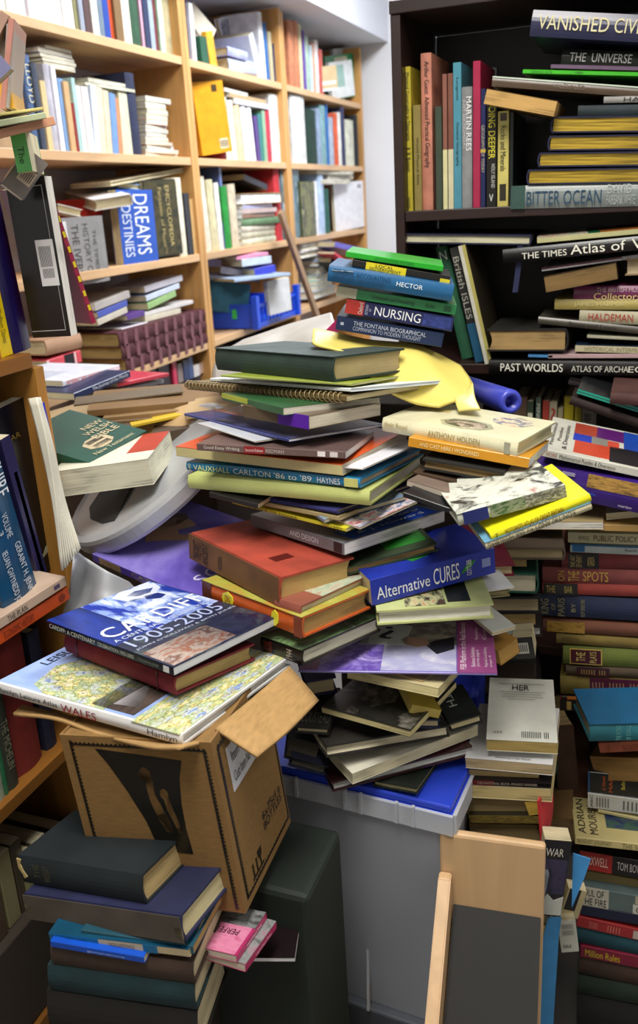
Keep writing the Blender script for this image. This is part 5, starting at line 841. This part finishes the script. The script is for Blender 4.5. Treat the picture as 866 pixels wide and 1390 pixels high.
bk('black-spined novel with green cover picture, lowest in the red pile', (353,862),(409,882),23,.155,'#1c1614','S',Y=.92,P=(516,839),hard=1,kind='gloss',pages='#cfcdb8',items=[('p','T',(0,1,0,1),PIC(['#1c2418','#6c8c5c','#2c3c28','#98a88c'],3,5)),('t','N',(.1,.3,.15,.85),'COLONIAL','#7c2c20',90),('t','N',(.65,.8,.2,.8),'1944','#a89888',90)],**G)
bk('large purple paperback with a sleeping figure, under the round grey base', (125,752),(290,824),11,.22,'#5844a8','S',Y=1.0,P=(420,730),hard=0,kind='gloss',pages='#c8c4c8',items=[('p','T',(0,1,0,1),PIC(['#4c3c98','#6c5cb8','#8c80cc','#5c4cac'],1.4,2)),('t','T',(.7,.8,.16,.4),'SO','#c8c4e4',90),('t','T',(.84,.93,.14,.4),'LIE','#c8c4e4',90),('p','T',(.05,.42,.34,.78),'#c89c6c','figure_picture',0,[(0,.6),(.1,.2),(.3,0),(.5,.2),(1,.55),(.95,.75),(.6,.5),(.45,.6),(.6,.9),(.35,1),(.1,.9)]),('p','T',(.03,.17,.56,.84),'#3c2818','hair_picture',0,[(.5,0),(.9,.25),(1,.5),(.9,.8),(.5,1),(.1,.8),(0,.5),(.1,.25)]),('t','N',(.35,.62,.45,.9),'CATHY','#a89858',0),('t','N',(.66,.85,.45,.9),'KELLY','#a89858',0),('t','N',(.38,.75,.08,.36),'SOMEONE LIKE','#8c7c5c',0),('p','N',(.06,.25,.1,.9),PIC(['#2c2018','#a88c6c','#5c4c3c'],3))])
# white plastic bag
sheet('plastic_bag', [[(100,745,.99),(120,760,1.02),(145,775,1.0),(175,790,1.04)],[(98,775,.98),(118,790,1.03),(142,800,.99),(190,808,1.05)],[(92,810,1.0),(112,822,1.02),(140,828,.98),(188,832,1.03)],[(80,850,1.02),(105,850,1.0),(135,860,1.02),(180,860,1.05)]], M('#b9bcc0','paper'), .002, 3, 'crumpled whitish plastic bag between the low bookcase and the purple book', 'plastic bag')
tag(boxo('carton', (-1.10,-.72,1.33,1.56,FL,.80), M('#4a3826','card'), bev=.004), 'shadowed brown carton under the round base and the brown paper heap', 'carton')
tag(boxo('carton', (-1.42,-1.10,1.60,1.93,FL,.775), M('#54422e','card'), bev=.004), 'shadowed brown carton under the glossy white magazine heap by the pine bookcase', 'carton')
# ---- round grey base
def disc():
    c = on(1, 1.24, (214,654)); 
    tiltx, tilty = math.radians(22), math.radians(-27)
    R = .172; bm = bmesh.new(); n = 72
    prof = [(0, 0), (R*.985, 0), (R, .006), (R, .024), (R*.985, .030), (R*.93, .034), (R*.90, .030), (R*.3, .026), (0, .026)]
    rs = []
    for r, z in prof:
        rs.append([bm.verts.new((r*math.cos(2*math.pi*k/n)*1.0, r*math.sin(2*math.pi*k/n)*.98, z)) for k in range(n)] if r > 0 else [bm.verts.new((0, 0, z))])
    for a, b in zip(rs, rs[1:]):
        for k in range(n):
            if len(a) == 1: bm.faces.new((a[0], b[k], b[(k+1) % n]))
            elif len(b) == 1: bm.faces.new((a[k], a[(k+1) % n], b[0]))
            else: bm.faces.new((a[k], a[(k+1) % n], b[(k+1) % n], b[k]))
    mw = Matrix.Translation(Vector(c)) @ Matrix.Rotation(tilty, 4, 'Y') @ Matrix.Rotation(tiltx, 4, 'X')
    root = empty('round_stand_base', mw=mw); fin(bm, 'base_dish', M('#b6b8ba', 'metal'), root, smooth=False)
    bm = bmesh.new(); v0 = []
    pts = [(-.1255, -.03), (-.10, -.075), (-.055, -.112), (-.02, -.124), (-.02, .07), (-.06, .09), (-.11, .06)]
    lo = [bm.verts.new((x, y, .026)) for x, y in pts]; hi = [bm.verts.new((x, y, .0305)) for x, y in pts]; bm.faces.new(hi); bm.faces.new(lo[::-1])
    for i in range(len(pts)): bm.faces.new((lo[i], lo[(i+1) % len(pts)], hi[(i+1) % len(pts)], hi[i]))
    fin(bm, 'dark_panel', M('#2c2c2a', 'flat'), root)
    tag(root, 'round silver-grey plastic stand base with a dark panel, tilted amid the heap', 'stand base')
disc()
# bible and white book
G = dict(group='books on the round grey base')
bk('dark green Bible with decorated cover lying on the thick white book', (10,596),(120,629),20,.16,'#114638','S',Y=1.11,P=(191,572),hard=1,pages='#bfa878',kind='gloss',items=[('t','T',(.55,.66,.35,.95),'NEW','#c8b890',90),('t','T',(.68,.78,.3,.98),'WELSH','#c8b890',90),('t','T',(.82,.92,.2,.98),'BIBLE','#c8b890',90),('t','T',(.9,.97,.1,.8),'New Testament','#b8b088',90)][:3][:0]+[
 ('t','T',(.42,.50,.62,.95),'NEW','#c8b890',90),('t','T',(.53,.61,.52,.95),'WELSH','#c8b890',90),('t','T',(.64,.72,.52,.92),'BIBLE','#c8b890',90),('p','T',(.66,.88,.28,.66),'#b9a886','cover_emblem',0,[(.25,0),(.75,0),(1,.3),(1,.7),(.75,1),(.25,1),(0,.7),(0,.3)]),('p','T',(.69,.755,.34,.6),'#24302a','cover_emblem',0),('p','T',(.785,.85,.34,.6),'#24302a','cover_emblem',0),('t','T',(.90,.955,.2,.85),'New Testament','#b8b088',90)],**G)
bk('thick white block of a book under the dark green Bible', (70,640),(200,622),37,.13,'#d0cdb8','F',Y=1.12,P=(231,584),hard=0,kind='paper',pages='#cdc9b0',items=[('p','T',(.7,1,.3,1),'#b03c28')],**G)
G = dict(group='envelopes and folders in the brown paper heap', kind='paper', hard=0, cat='envelope')
for lb, A, B, t, W, col, Y, yw, nm in (('white and black edged folder on top of the brown paper heap', (100,549),(248,531),3,.07,'#6a5c48',1.30,32,'paper_folder'),
  ('crumpled brown paper package, uppermost brown layer of the heap', (118,557),(300,541),9,.18,'#7c5e38',1.28,30,'paper_package'),
  ('dull brown envelope in the middle of the brown paper heap', (140,567),(298,551),7,.17,'#8a6c44',1.26,30,'brown_envelope'),
  ('thin brown card sheet below the dull brown envelope', (128,574),(300,560),4,.16,'#6a5030',1.25,30,'card_sheet'),
  ('bright yellow envelope edge in the brown paper heap', (178,577),(276,556),4,.16,'#c8a820',1.23,38,'yellow_envelope'),
  ('tan wrapper end right of the yellow envelope', (250,562),(325,551),8,.12,'#b09468',1.20,24,'paper_package'),
  ('pale brown torn wrapping at the left end of the heap', (62,580),(130,560),34,.14,'#a8906c',1.3,40,'paper_package'),
  ('grey-brown cardboard layer low in the brown paper heap', (205,590),(320,566),16,.14,'#4c3c2c',1.2,26,'card_sheet')):
    bk(lb, A, B, t, W, col, 'S', Y=Y+.14, yaw=yw, name=nm, **G)
sheet('tan_envelope', [[(188,572,1.36),(262,548,1.38),(318,545,1.38)],[(182,592,1.33),(240,568,1.34),(308,556,1.34)],[(186,612,1.30),(232,586,1.31),(270,572,1.32)]], M('#b8986c','paper'), .003, 2, 'large tan envelope sloping out of the heap toward the Bible', 'envelope')
# ================================================================ LEFT LOW BOOKCASE: books on top and inside
GL = 'books on the low pine bookcase'
def nb(lb, x0, x1, yt, col, zs, ln=0, **kw):
    b = stand(FN, zs, x0, x1, yt, col, ln, **kw); tag(b, lb, 'book', GL)
nb('orange-gold paperback end at the very left above the low bookcase', -6,3,384,'#b87428',nz,-2,W=.13)
nb('bright yellow slim book standing left of the purple wrapped one', 3,19,392,'#e4c818',nz,-4,W=.14,hard=0,items=[('t','N',(.3,.8,.3,.7),'Marlburn Davies','#5c5418',0)])
nb('deep purple plastic-wrapped tall book beside the black barcode cover', 22,47,232,'#1d1450',nz,-5,W=.16,hard=1,kind='gloss',inset=.02)
bk('black back cover with white barcode panel standing on the low bookcase', (5,241),(59,235),236,.02,'#0c0b0c','CL',Y=ny-.005,yaw=5,hard=0,kind='gloss',pages='#d4d0c8',items=[('p','N',(.5,.94,.33,.62),'#d8d8d8','barcode_panel',0),('t','N',(.56,.86,.45,.58),'IIIIIIIIIIII','#1c1c1c',0),('t','N',(.58,.86,.38,.44),'IIIIIIIIIIII','#1c1c1c',0),('p','N',(.02,.9,.945,.95),'#a8a8a8'),('p','N',(.89,.9,.04,.945),'#a8a8a8'),('p','N',(.02,.9,.04,.045),'#a8a8a8')],group=GL)
bk('book with dark red and yellow lettered edge behind the black back cover', (60,250),(66,248),215,.12,'#8c2040','CL',Y=ny+.02,yaw=70,hard=0,items=[('t','N',(.2,.8,.1,.9),'IIIIIIII','#d0c020',90)],group=GL)
bk('light green spined book with script lettering behind the black cover', (12,176),(33,174),60,.12,'#58b45c','CL',Y=1.0,yaw=30,hard=0,items=[('t','N',(.3,.7,.2,.6),'The','#164018',270)],group='books behind the black back cover')
bk('grey paperback bent open with a barcode panel, above the black cover', (37,199),(66,222),60,.02,'#77706c','CL',Y=1.06,yaw=50,hard=0,pages='#d4d0c4',items=[('p','N',(.3,.9,.3,.65),'#c0b09c','barcode_panel',0),('t','N',(.38,.82,.36,.6),'IIIIII','#38302c',0)],group='books behind the black back cover')
# boards above
pb = on(1, .98, (72,158)); pa = on(1, .60, (-30,186)) if 0 else None
bk('pink-brown edged board forming a small raised shelf at the far left', (-30,182),(72,157),13,.2,'#c08a6c','S',Y=1.0,yaw=60,hard=0,kind='paper',name='raised_board',cat='board')
bk('sage green book lying on the pink-brown board', (-20,166),(61,152),9,.16,'#a8b08c','S',Y=.98,yaw=60,hard=0,kind='paper',group='books on the raised board')
bk('thin yellow-edged booklet on the sage green book', (-20,156),(58,145),4,.15,'#c8bc6c','S',Y=.98,yaw=60,hard=0,group='books on the raised board')
for lb, A, B, h, col in (('golden yellow magazine stack standing on the raised board', (-6,99),(11,98),50,'#c8982c'),('brown faded magazine leaning on the raised board', (2,12),(14,20),130,'#9a7c6c'),('grey printed magazine between two brown ones on the raised board', (9,30),(19,32),118,'#8c8884'),('pinkish brown magazine, rightmost on the raised board', (12,22),(20,24),128,'#a87468')):
    bk(lb, A, B, h, .1, col, 'CR', Y=.98, yaw=30, hard=0, group='magazines on the raised board')
bk('grey-lilac hardback corner jutting in at the left edge', (-20,52),(16,92),30,.02,'#6c6c8c','CL',Y=.9,yaw=30,hard=0,group='magazines on the raised board')
# middle compartment
tag(stand(FN, nz2, 26, 85, 546, '#0a0a0b', -5, W=.02, inset=.03, hard=0, kind='gloss', pages='#cfc9b4', items=[('t','N',(.16,.19,.35,.75),'WAR','#7c6424',90),('p','N',(.82,.9,.5,.85),'#8a8a6c','moon_picture',0,[(.2,1),(.8,.9),(1,.4),(.7,0),(.75,.5),(.4,.7)])]), 'black war book cover facing out inside the low bookcase', 'book', GL)
def fan():
    root = empty('loose_book_block', on(1, 1.03, (60, 560))); inv = np.array(root.location)
    for k in range(9):
        f_ = k/8; d = .004*k
        rows_ = [[(38+4*f_,541,1.0+d),(50+5*f_,539,1.0+d)],[(53+4*f_,600,.99+d),(64+8*f_,600,.99+d)],[(70+5*f_,680,.98+d),(76+13*f_,678,.98+d)],[(83+12*f_+(k%3)*1.5,775-16*f_,.965+d),(86+24*f_,774-30*f_,.965+d)]]
        P = smooth_grid([[on(1, q[2], q)-inv for q in r] for r in rows_], 5); bm = bmesh.new(); g = [[bm.verts.new(q) for q in r] for r in P]
        for a, b in zip(g, g[1:]):
            for i in range(len(a)-1): bm.faces.new((a[i], a[i+1], b[i+1], b[i]))
        o = fin(bm, 'page', M('#d3cfbd', 'paper'), root, smooth=True); s = o.modifiers.new('s', 'SOLIDIFY'); s.thickness = .0016
    tag(root, 'fan of bent cream pages hanging down over the low bookcase upright', 'book pages')
fan()
nb('bluish violet slim book behind the blue county history', 58,70,592,'#2c2850',nz2,-8,W=.15,hard=0,inset=.0)
nb('green slim book immediately right of the blue county history', 62,67,640,'#2c7c20',nz2,-8,W=.15,hard=0,inset=.0)
nb('thick teal-blue county history volume with white spine lettering', 16,62,534,'#0f4468',nz2,-9,W=.18,hard=1,inset=-.03,kind='gloss',items=[('t','N',(.0,.46,.58,.9),'CARDIGANSHIRE','#d8dee4',0),('t','N',(.0,.46,.14,.46),'COUNTY HISTORY','#d8dee4',0),('t','N',(.53,.64,.52,.68),'VOLUME','#b8c0c8',0),('t','N',(.59,.61,.36,.46),'3','#b8c0c8',0),('t','N',(.68,.97,.6,.8),'GERAINT H. JENKINS','#ccd4dc',0),('t','N',(.68,.97,.22,.42),'IEUAN GWYNEDD JONES','#ccd4dc',0)])
nb('pale patterned book left of the teal-blue county history', -6,15,690,'#98a08c',nz2,-6,W=.15,hard=0,inset=-.01,items=[('p','N',(.3,1,.1,.9),PIC(['#c8ccc0','#2c2c28','#a8b098'],4))])
bk('bright blue sliver of a thin booklet by the bookcase upright', (56,546),(60,545),60,.1,'#2430c0','CL',Y=ny-.02,yaw=60,hard=0,group=GL)
bk('beige wide paperback lying flat over the orange history book', (-30,858),(88,782),13,.15,'#b8a08c','S',Y=.98,yaw=82,hard=0,kind='paper',items=[('t','N',(.3,.52,.2,.75),'THE PLAN','#4c4440',0),('p','N',(.85,.92,.3,.7),'#4c3c5c')],group=GL)
bk('orange economic history paperback lying under the beige one', (-30,876),(92,797),16,.15,'#b8481c','S',Y=.985,yaw=82,hard=0,items=[('t','N',(.25,.58,.25,.8),'ECONOMIC HISTORY','#5c1c10',0),('p','N',(.87,.95,.2,.85),'#7c2c14','round_emblem',0,[(.5,0),(.9,.25),(1,.5),(.9,.8),(.5,1),(.1,.8),(0,.5),(.1,.25)])],group=GL)
row(FN, nz3, 'the lowest visible shelf of the low bookcase', [(-14,-5,900,'#a8b0a0'),(-5,9,886,'#a8b49c'),(9,13,884,'#2c6c48'),(14,28,876,'#34382c',0,{'items':[('t','N',(.5,.85,.2,.8),'THE MICHELIN','#8a8a70',0)]}),(29,62,836,'#7c2620',0,{'W':.17,'hard':1,'kind':'cloth'}),(66,80,850,'#181c34')], W=.15, inset=.012)
row(FN, .20, 'the shadowed bottom shelf of the low bookcase', [(-30,-8,1140,'#4a3c34'),(-6,12,1120,'#564638'),(14,30,1150,'#8a8460'),(31,44,1135,'#4c4436'),(45,56,1150,'#86845c'),(57,72,1130,'#8c8a68'),(74,86,1180,'#3c3a30'),(88,100,1150,'#4c2820'),(101,112,1120,'#3e3e38')], W=.15, inset=.02)
tag(boxo('bottom_shelf_box', (-1.09,NX-.01,.30,ny-.02,.0225,.198), M('#3c332a','card'), bev=.003), 'dull brown flat box raising the bottom-shelf books of the low bookcase', 'box')
# ================================================================ LOWER LEFT STACK
G = dict(group='old hardbacks stacked in front of the cardboard box')
bk('blackish green old hardback with torn spine end, topmost at lower left', (21,1162),(189,1190),42,.125,'#121c20','S',Y=.66,P=(272,1126),hard=1,pages='#b09866',items=[('p','N',(.0,.07,.25,.95),'#b09c6c','torn_patch',0,[(.1,1),(.6,.95),(.4,.7),(.6,.45),(1,.1),(.6,0),(.5,.2),(.1,.5)]),('t','N',(.14,.19,.35,.85),'THE','#4c4a34',90),('t','N',(.22,.27,.25,.85),'WESLEY','#4c4a34',90)],**G)
bk('navy hardback with grey-brown faded spine under the blackish green one', (30,1214),(243,1245),37,.15,'#1c2044','S',Y=.645,P=(330,1166),hard=1,pages='#c8bc90',items=[('p','N',(0,1,0,1),M('#4a4238','cloth')),('p','N',(0,.04,.3,.6),'#b0a07c'),('p','N',(.955,1,.15,.6),'#b0a078')],**G)
bk('teal-topped paperback with tan fore-edge sticking out right', (110,1262),(262,1284),12,.15,'#1c4c5c','S',Y=.65,P=(312,1217),hard=0,pages='#b08c54',kind='paper',**G)
bk('blue and cream civilisation paperback with upside-down spine title', (66,1266),(256,1289),11,.11,'#c0b08c','S',Y=.645,yaw=6,hard=0,kind='paper',pages='#b8a06c',items=[('p','T',(0,1,0,1),'#124660'),('p','N',(0,.36,0,1),'#1c6690'),('p','N',(.68,.78,0,1),'#1c6690'),('t','N',(.44,.62,.3,.75),'CIVILIZATION','#3c3424',180),('t','N',(.12,.28,.3,.7),'CLIVE BELL','#123c54',180)],**G)
bk('bright blue booklet with pale script under the civilisation paperback', (68,1277),(195,1299),9,.12,'#1450c0','S',Y=.632,yaw=6,hard=0,items=[('t','N',(.4,.8,.3,.7),'generations','#a8c0e8',0)],**G)
bk('brown patterned old book at the lowest left of the front stack', (66,1285),(260,1310),30,.12,'#3c2c22','S',Y=.645,yaw=8,hard=1,**G)
bk('dark teal thick old book low in the front stack', (62,1313),(262,1340),36,.12,'#123034','S',Y=.645,yaw=9,hard=1,**G)
bk('black old book lowest of the front stack', (60,1349),(265,1378),60,.12,'#15120f','S',Y=.645,yaw=10,hard=1,**G)
G = dict(group='pink fishing booklets')
bk('upper of two pink booklets with a fish picture on the cover', (222,1274),(321,1297),10,.09,'#b02c64','R',Y=.69,P=(371,1243),hard=0,kind='gloss',pages='#c8b8a8',items=[('p','T',(0,.97,0,.6),PIC(['#b83c74','#d888a8','#c45c88'],3)),('p','T',(.0,1,.6,1),PIC(['#28282c','#8c9090','#3c3c40','#686c6c'],4,3)),('t','T',(.45,.85,.38,.5),'PERFECT','#4c1c30',180),('t','R',(.3,.8,.25,.75),'Leprechaun Press','#e8d0d8',0)],**G)
bk('lower of two pink booklets, mostly hidden under its twin', (262,1287),(333,1309),11,.09,'#b02c64','R',Y=.69,P=(382,1256),hard=0,kind='gloss',pages='#c8b8a8',items=[('p','T',(0,1,0,1),PIC(['#28282c','#8c9090','#b83c74'],4,3)),('t','R',(.3,.8,.25,.75),'Leprechaun Press','#e8d0d8',0)],**G)
bk('dark brown folder with a white corner beside the pink booklets', (330,1300),(400,1300),6,.08,'#1a1014','F',Y=.76,yaw=15,hard=0,pages='#d8d8dc')
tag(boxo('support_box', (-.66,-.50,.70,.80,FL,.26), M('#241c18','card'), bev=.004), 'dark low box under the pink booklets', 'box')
# ================================================================ PINE STAND BOTTOM RIGHT
def stand_():
    B = on(1, 1.02, (741,1150)); A = on(2, B[2], (596,1130)); u = B-A; u[2] = 0; L = np.linalg.norm(u); u /= L; w = np.array([-u[1], u[0], 0])
    mw = Matrix(((u[0], w[0], 0, A[0]), (u[1], w[1], 0, A[1]), (0, 0, 1, 0), (0, 0, 0, 1))); H = (A[2]+B[2])/2; print('stand', A, B, L, H)
    root = empty('pine_book_stand', mw=mw); pp = M('#d2ae82', 'paleply'); P0 = A+u*.02; zs = on(1, A[1], (608,1226))[2]; P0[2] = zs
    k = min((abs(((q := proj(P0-w*.05*c-Z*.12))[0]-proj(P0)[0])/(q[1]-proj(P0)[1])+18/74), c) for c in np.linspace(0, 3, 61))[1]; sl = .05*k/.12; print('slope', sl)
    bm = bmesh.new(); bbox(bm, 0, L, 0, .014, FL, H, .0045); fin(bm, 'back_panel', pp, root)
    zl = on(1, A[1], (598,1181))[2]; bt = FL
    bm = bmesh.new(); prism(bm, [(-.001, bt), (-.001, zl), (-.016, zl), (-.016-sl*(zl-bt-.04), bt+.04), (-.016-sl*(zl-bt-.04), bt)], .0, .018); bmesh.ops.bevel(bm, geom=bm.edges[:], offset=.002, segments=2, affect='EDGES'); fin(bm, 'side_panel', pp, root)
    bm = bmesh.new(); prism(bm, [(-.001, zs-.02), (-.001, zs), (-.001-sl*(zs-bt-.06), bt+.06), (-.001-sl*(zs-bt-.06), bt+.04)], .020, L-.004); fin(bm, 'black_tray', M('#131211', 'flat'), root)
    tag(root, 'pale pine book stand with rounded back panel and steep black tray, bottom right', 'book stand')
stand_()
bk('plastic-wrapped dark war book standing beside the pine stand', (740,1138),(777,1141),108,.03,'#1d1b20','CR',Y=1.08,yaw=16,hard=0,kind='gloss',items=[('t','N',(.1,.75,.8,.9),'WAR','#d0ccc0',0),('p','N',(.05,.95,.3,.75),PIC(['#1c1a20','#2c2c44','#3c3450','#18161a'],3,2)),('p','N',(.1,.98,.02,.3),'#b8bcb4','printed_panel',0,[(0,0),(1,0),(1,.9),(.6,.7),(.3,1),(.1,.6)])])
bk('clear plastic sleeve hanging beside the dark war book', (737,1185),(746,1186),118,.02,'#9ca4b0','CR',Y=1.06,yaw=16,hard=0,kind='film',pages='#a8b0b8',pk='film',name='plastic_sleeve',cat='plastic sleeve')
sheet('blue_card', [[(778,1158,1.10),(802,1166,1.10)],[(777,1190,1.10),(793,1192,1.10)],[(776,1232,1.10),(778,1228,1.10)]], M('#4a98d8','gloss'), .0015, 0, 'light blue triangular card behind the dark war book', 'card', smooth=False)
bk('cream book with black panel standing behind the blue card', (772,1205),(797,1210),40,.02,'#b8ac84','CL',Y=1.16,yaw=16,hard=0,items=[('p','N',(.1,.7,.25,1),'#15141a')])
sheet('blue_folder', [[(744,1245,1.09),(762,1245,1.10)],[(736,1275,1.09),(758,1275,1.10)],[(722,1560,1.09),(740,1560,1.10)]], M('#3c8cc8','gloss'), .0015, 0, 'bright blue folder piece low beside the pine stand', 'folder', smooth=False)
bk('white back cover with small print low beside the pine stand', (757,1250),(781,1248),44,.03,'#c4c6b8','CR',Y=1.14,yaw=16,hard=0,items=[('t','N',(.2,.8,.75,.9),'IIIIIIIII','#6c6c68',0),('t','N',(.2,.8,.55,.7),'IIIIIIIII','#6c6c68',0),('t','N',(.15,.6,.15,.25),'BIBLE','#3c3c3c',0)])
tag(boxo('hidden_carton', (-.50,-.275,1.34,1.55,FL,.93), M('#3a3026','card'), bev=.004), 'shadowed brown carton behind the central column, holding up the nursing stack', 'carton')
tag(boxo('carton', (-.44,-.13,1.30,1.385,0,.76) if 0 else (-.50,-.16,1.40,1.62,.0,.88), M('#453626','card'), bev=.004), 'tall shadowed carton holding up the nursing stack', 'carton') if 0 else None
fix_labels()
cam = bpy.data.cameras.new('camera'); co = bpy.data.objects.new('camera', cam); COL.objects.link(co); SC.camera = co
cam.sensor_fit = 'VERTICAL'; cam.sensor_height = 36; cam.sensor_width = 24; cam.lens = F/1390*36; cam.shift_y = -45/1390
cam.clip_start = .05; cam.clip_end = 50
co.matrix_world = Matrix(((RT[0], UP[0], -FW[0], 0), (RT[1], UP[1], -FW[1], 0), (RT[2], UP[2], -FW[2], CAM[2]), (0, 0, 0, 1)))
cam.dof.use_dof = True; cam.dof.focus_distance = 1.22; cam.dof.aperture_fstop = 5.6
def lamp(x, y, z, sx, sy, e, col=(1, .97, .93), rx=0, ry=0):
    l = bpy.data.lights.new('ceiling_lamp', 'AREA'); l.shape = 'RECTANGLE'; l.size = sx; l.size_y = sy; l.energy = e; l.color = col
    o = bpy.data.objects.new('ceiling_lamp', l); COL.objects.link(o); o.location = (x, y, z); o.rotation_euler = (rx, ry, 0); return o
def fitting(x, y, sx, sy):
    r = empty('ceiling_light', (x, y, 2.52)); boxo('light_housing', (-sx/2-.03, sx/2+.03, -sy/2-.03, sy/2+.03, .03, .1), M('#e8e8e8', 'wall'), r)
    return r
for k, (x, y, sx, sy, e, c) in enumerate(((-.25, .35, .5, 1.2, LP[0], (1, .96, .9)), (-.55, 3.0, .5, 1.5, LP[1], (.9, .94, 1)), (1.2, .6, .5, 1.2, LP[2], (1, .96, .9)))):
    r = fitting(x, y, sx, sy); tag(r, ['flat ceiling light fitting above the pile of books', 'flat ceiling light fitting over the far pine shelves', 'flat ceiling light fitting at the right of the room'][k], 'ceiling light')
    lamp(x, y, 2.545, sx, sy, e, c)
wd = bpy.data.worlds.new('world'); SC.world = wd; wd.use_nodes = True; wd.node_tree.nodes['Background'].inputs[0].default_value = (.8, .85, 1, 1); wd.node_tree.nodes['Background'].inputs[1].default_value = .3
SC.view_settings.view_transform = 'Standard'; SC.view_settings.look = 'None'; SC.view_settings.gamma = 1; SC.view_settings.use_curve_mapping = False; SC.view_settings.exposure = EXPO
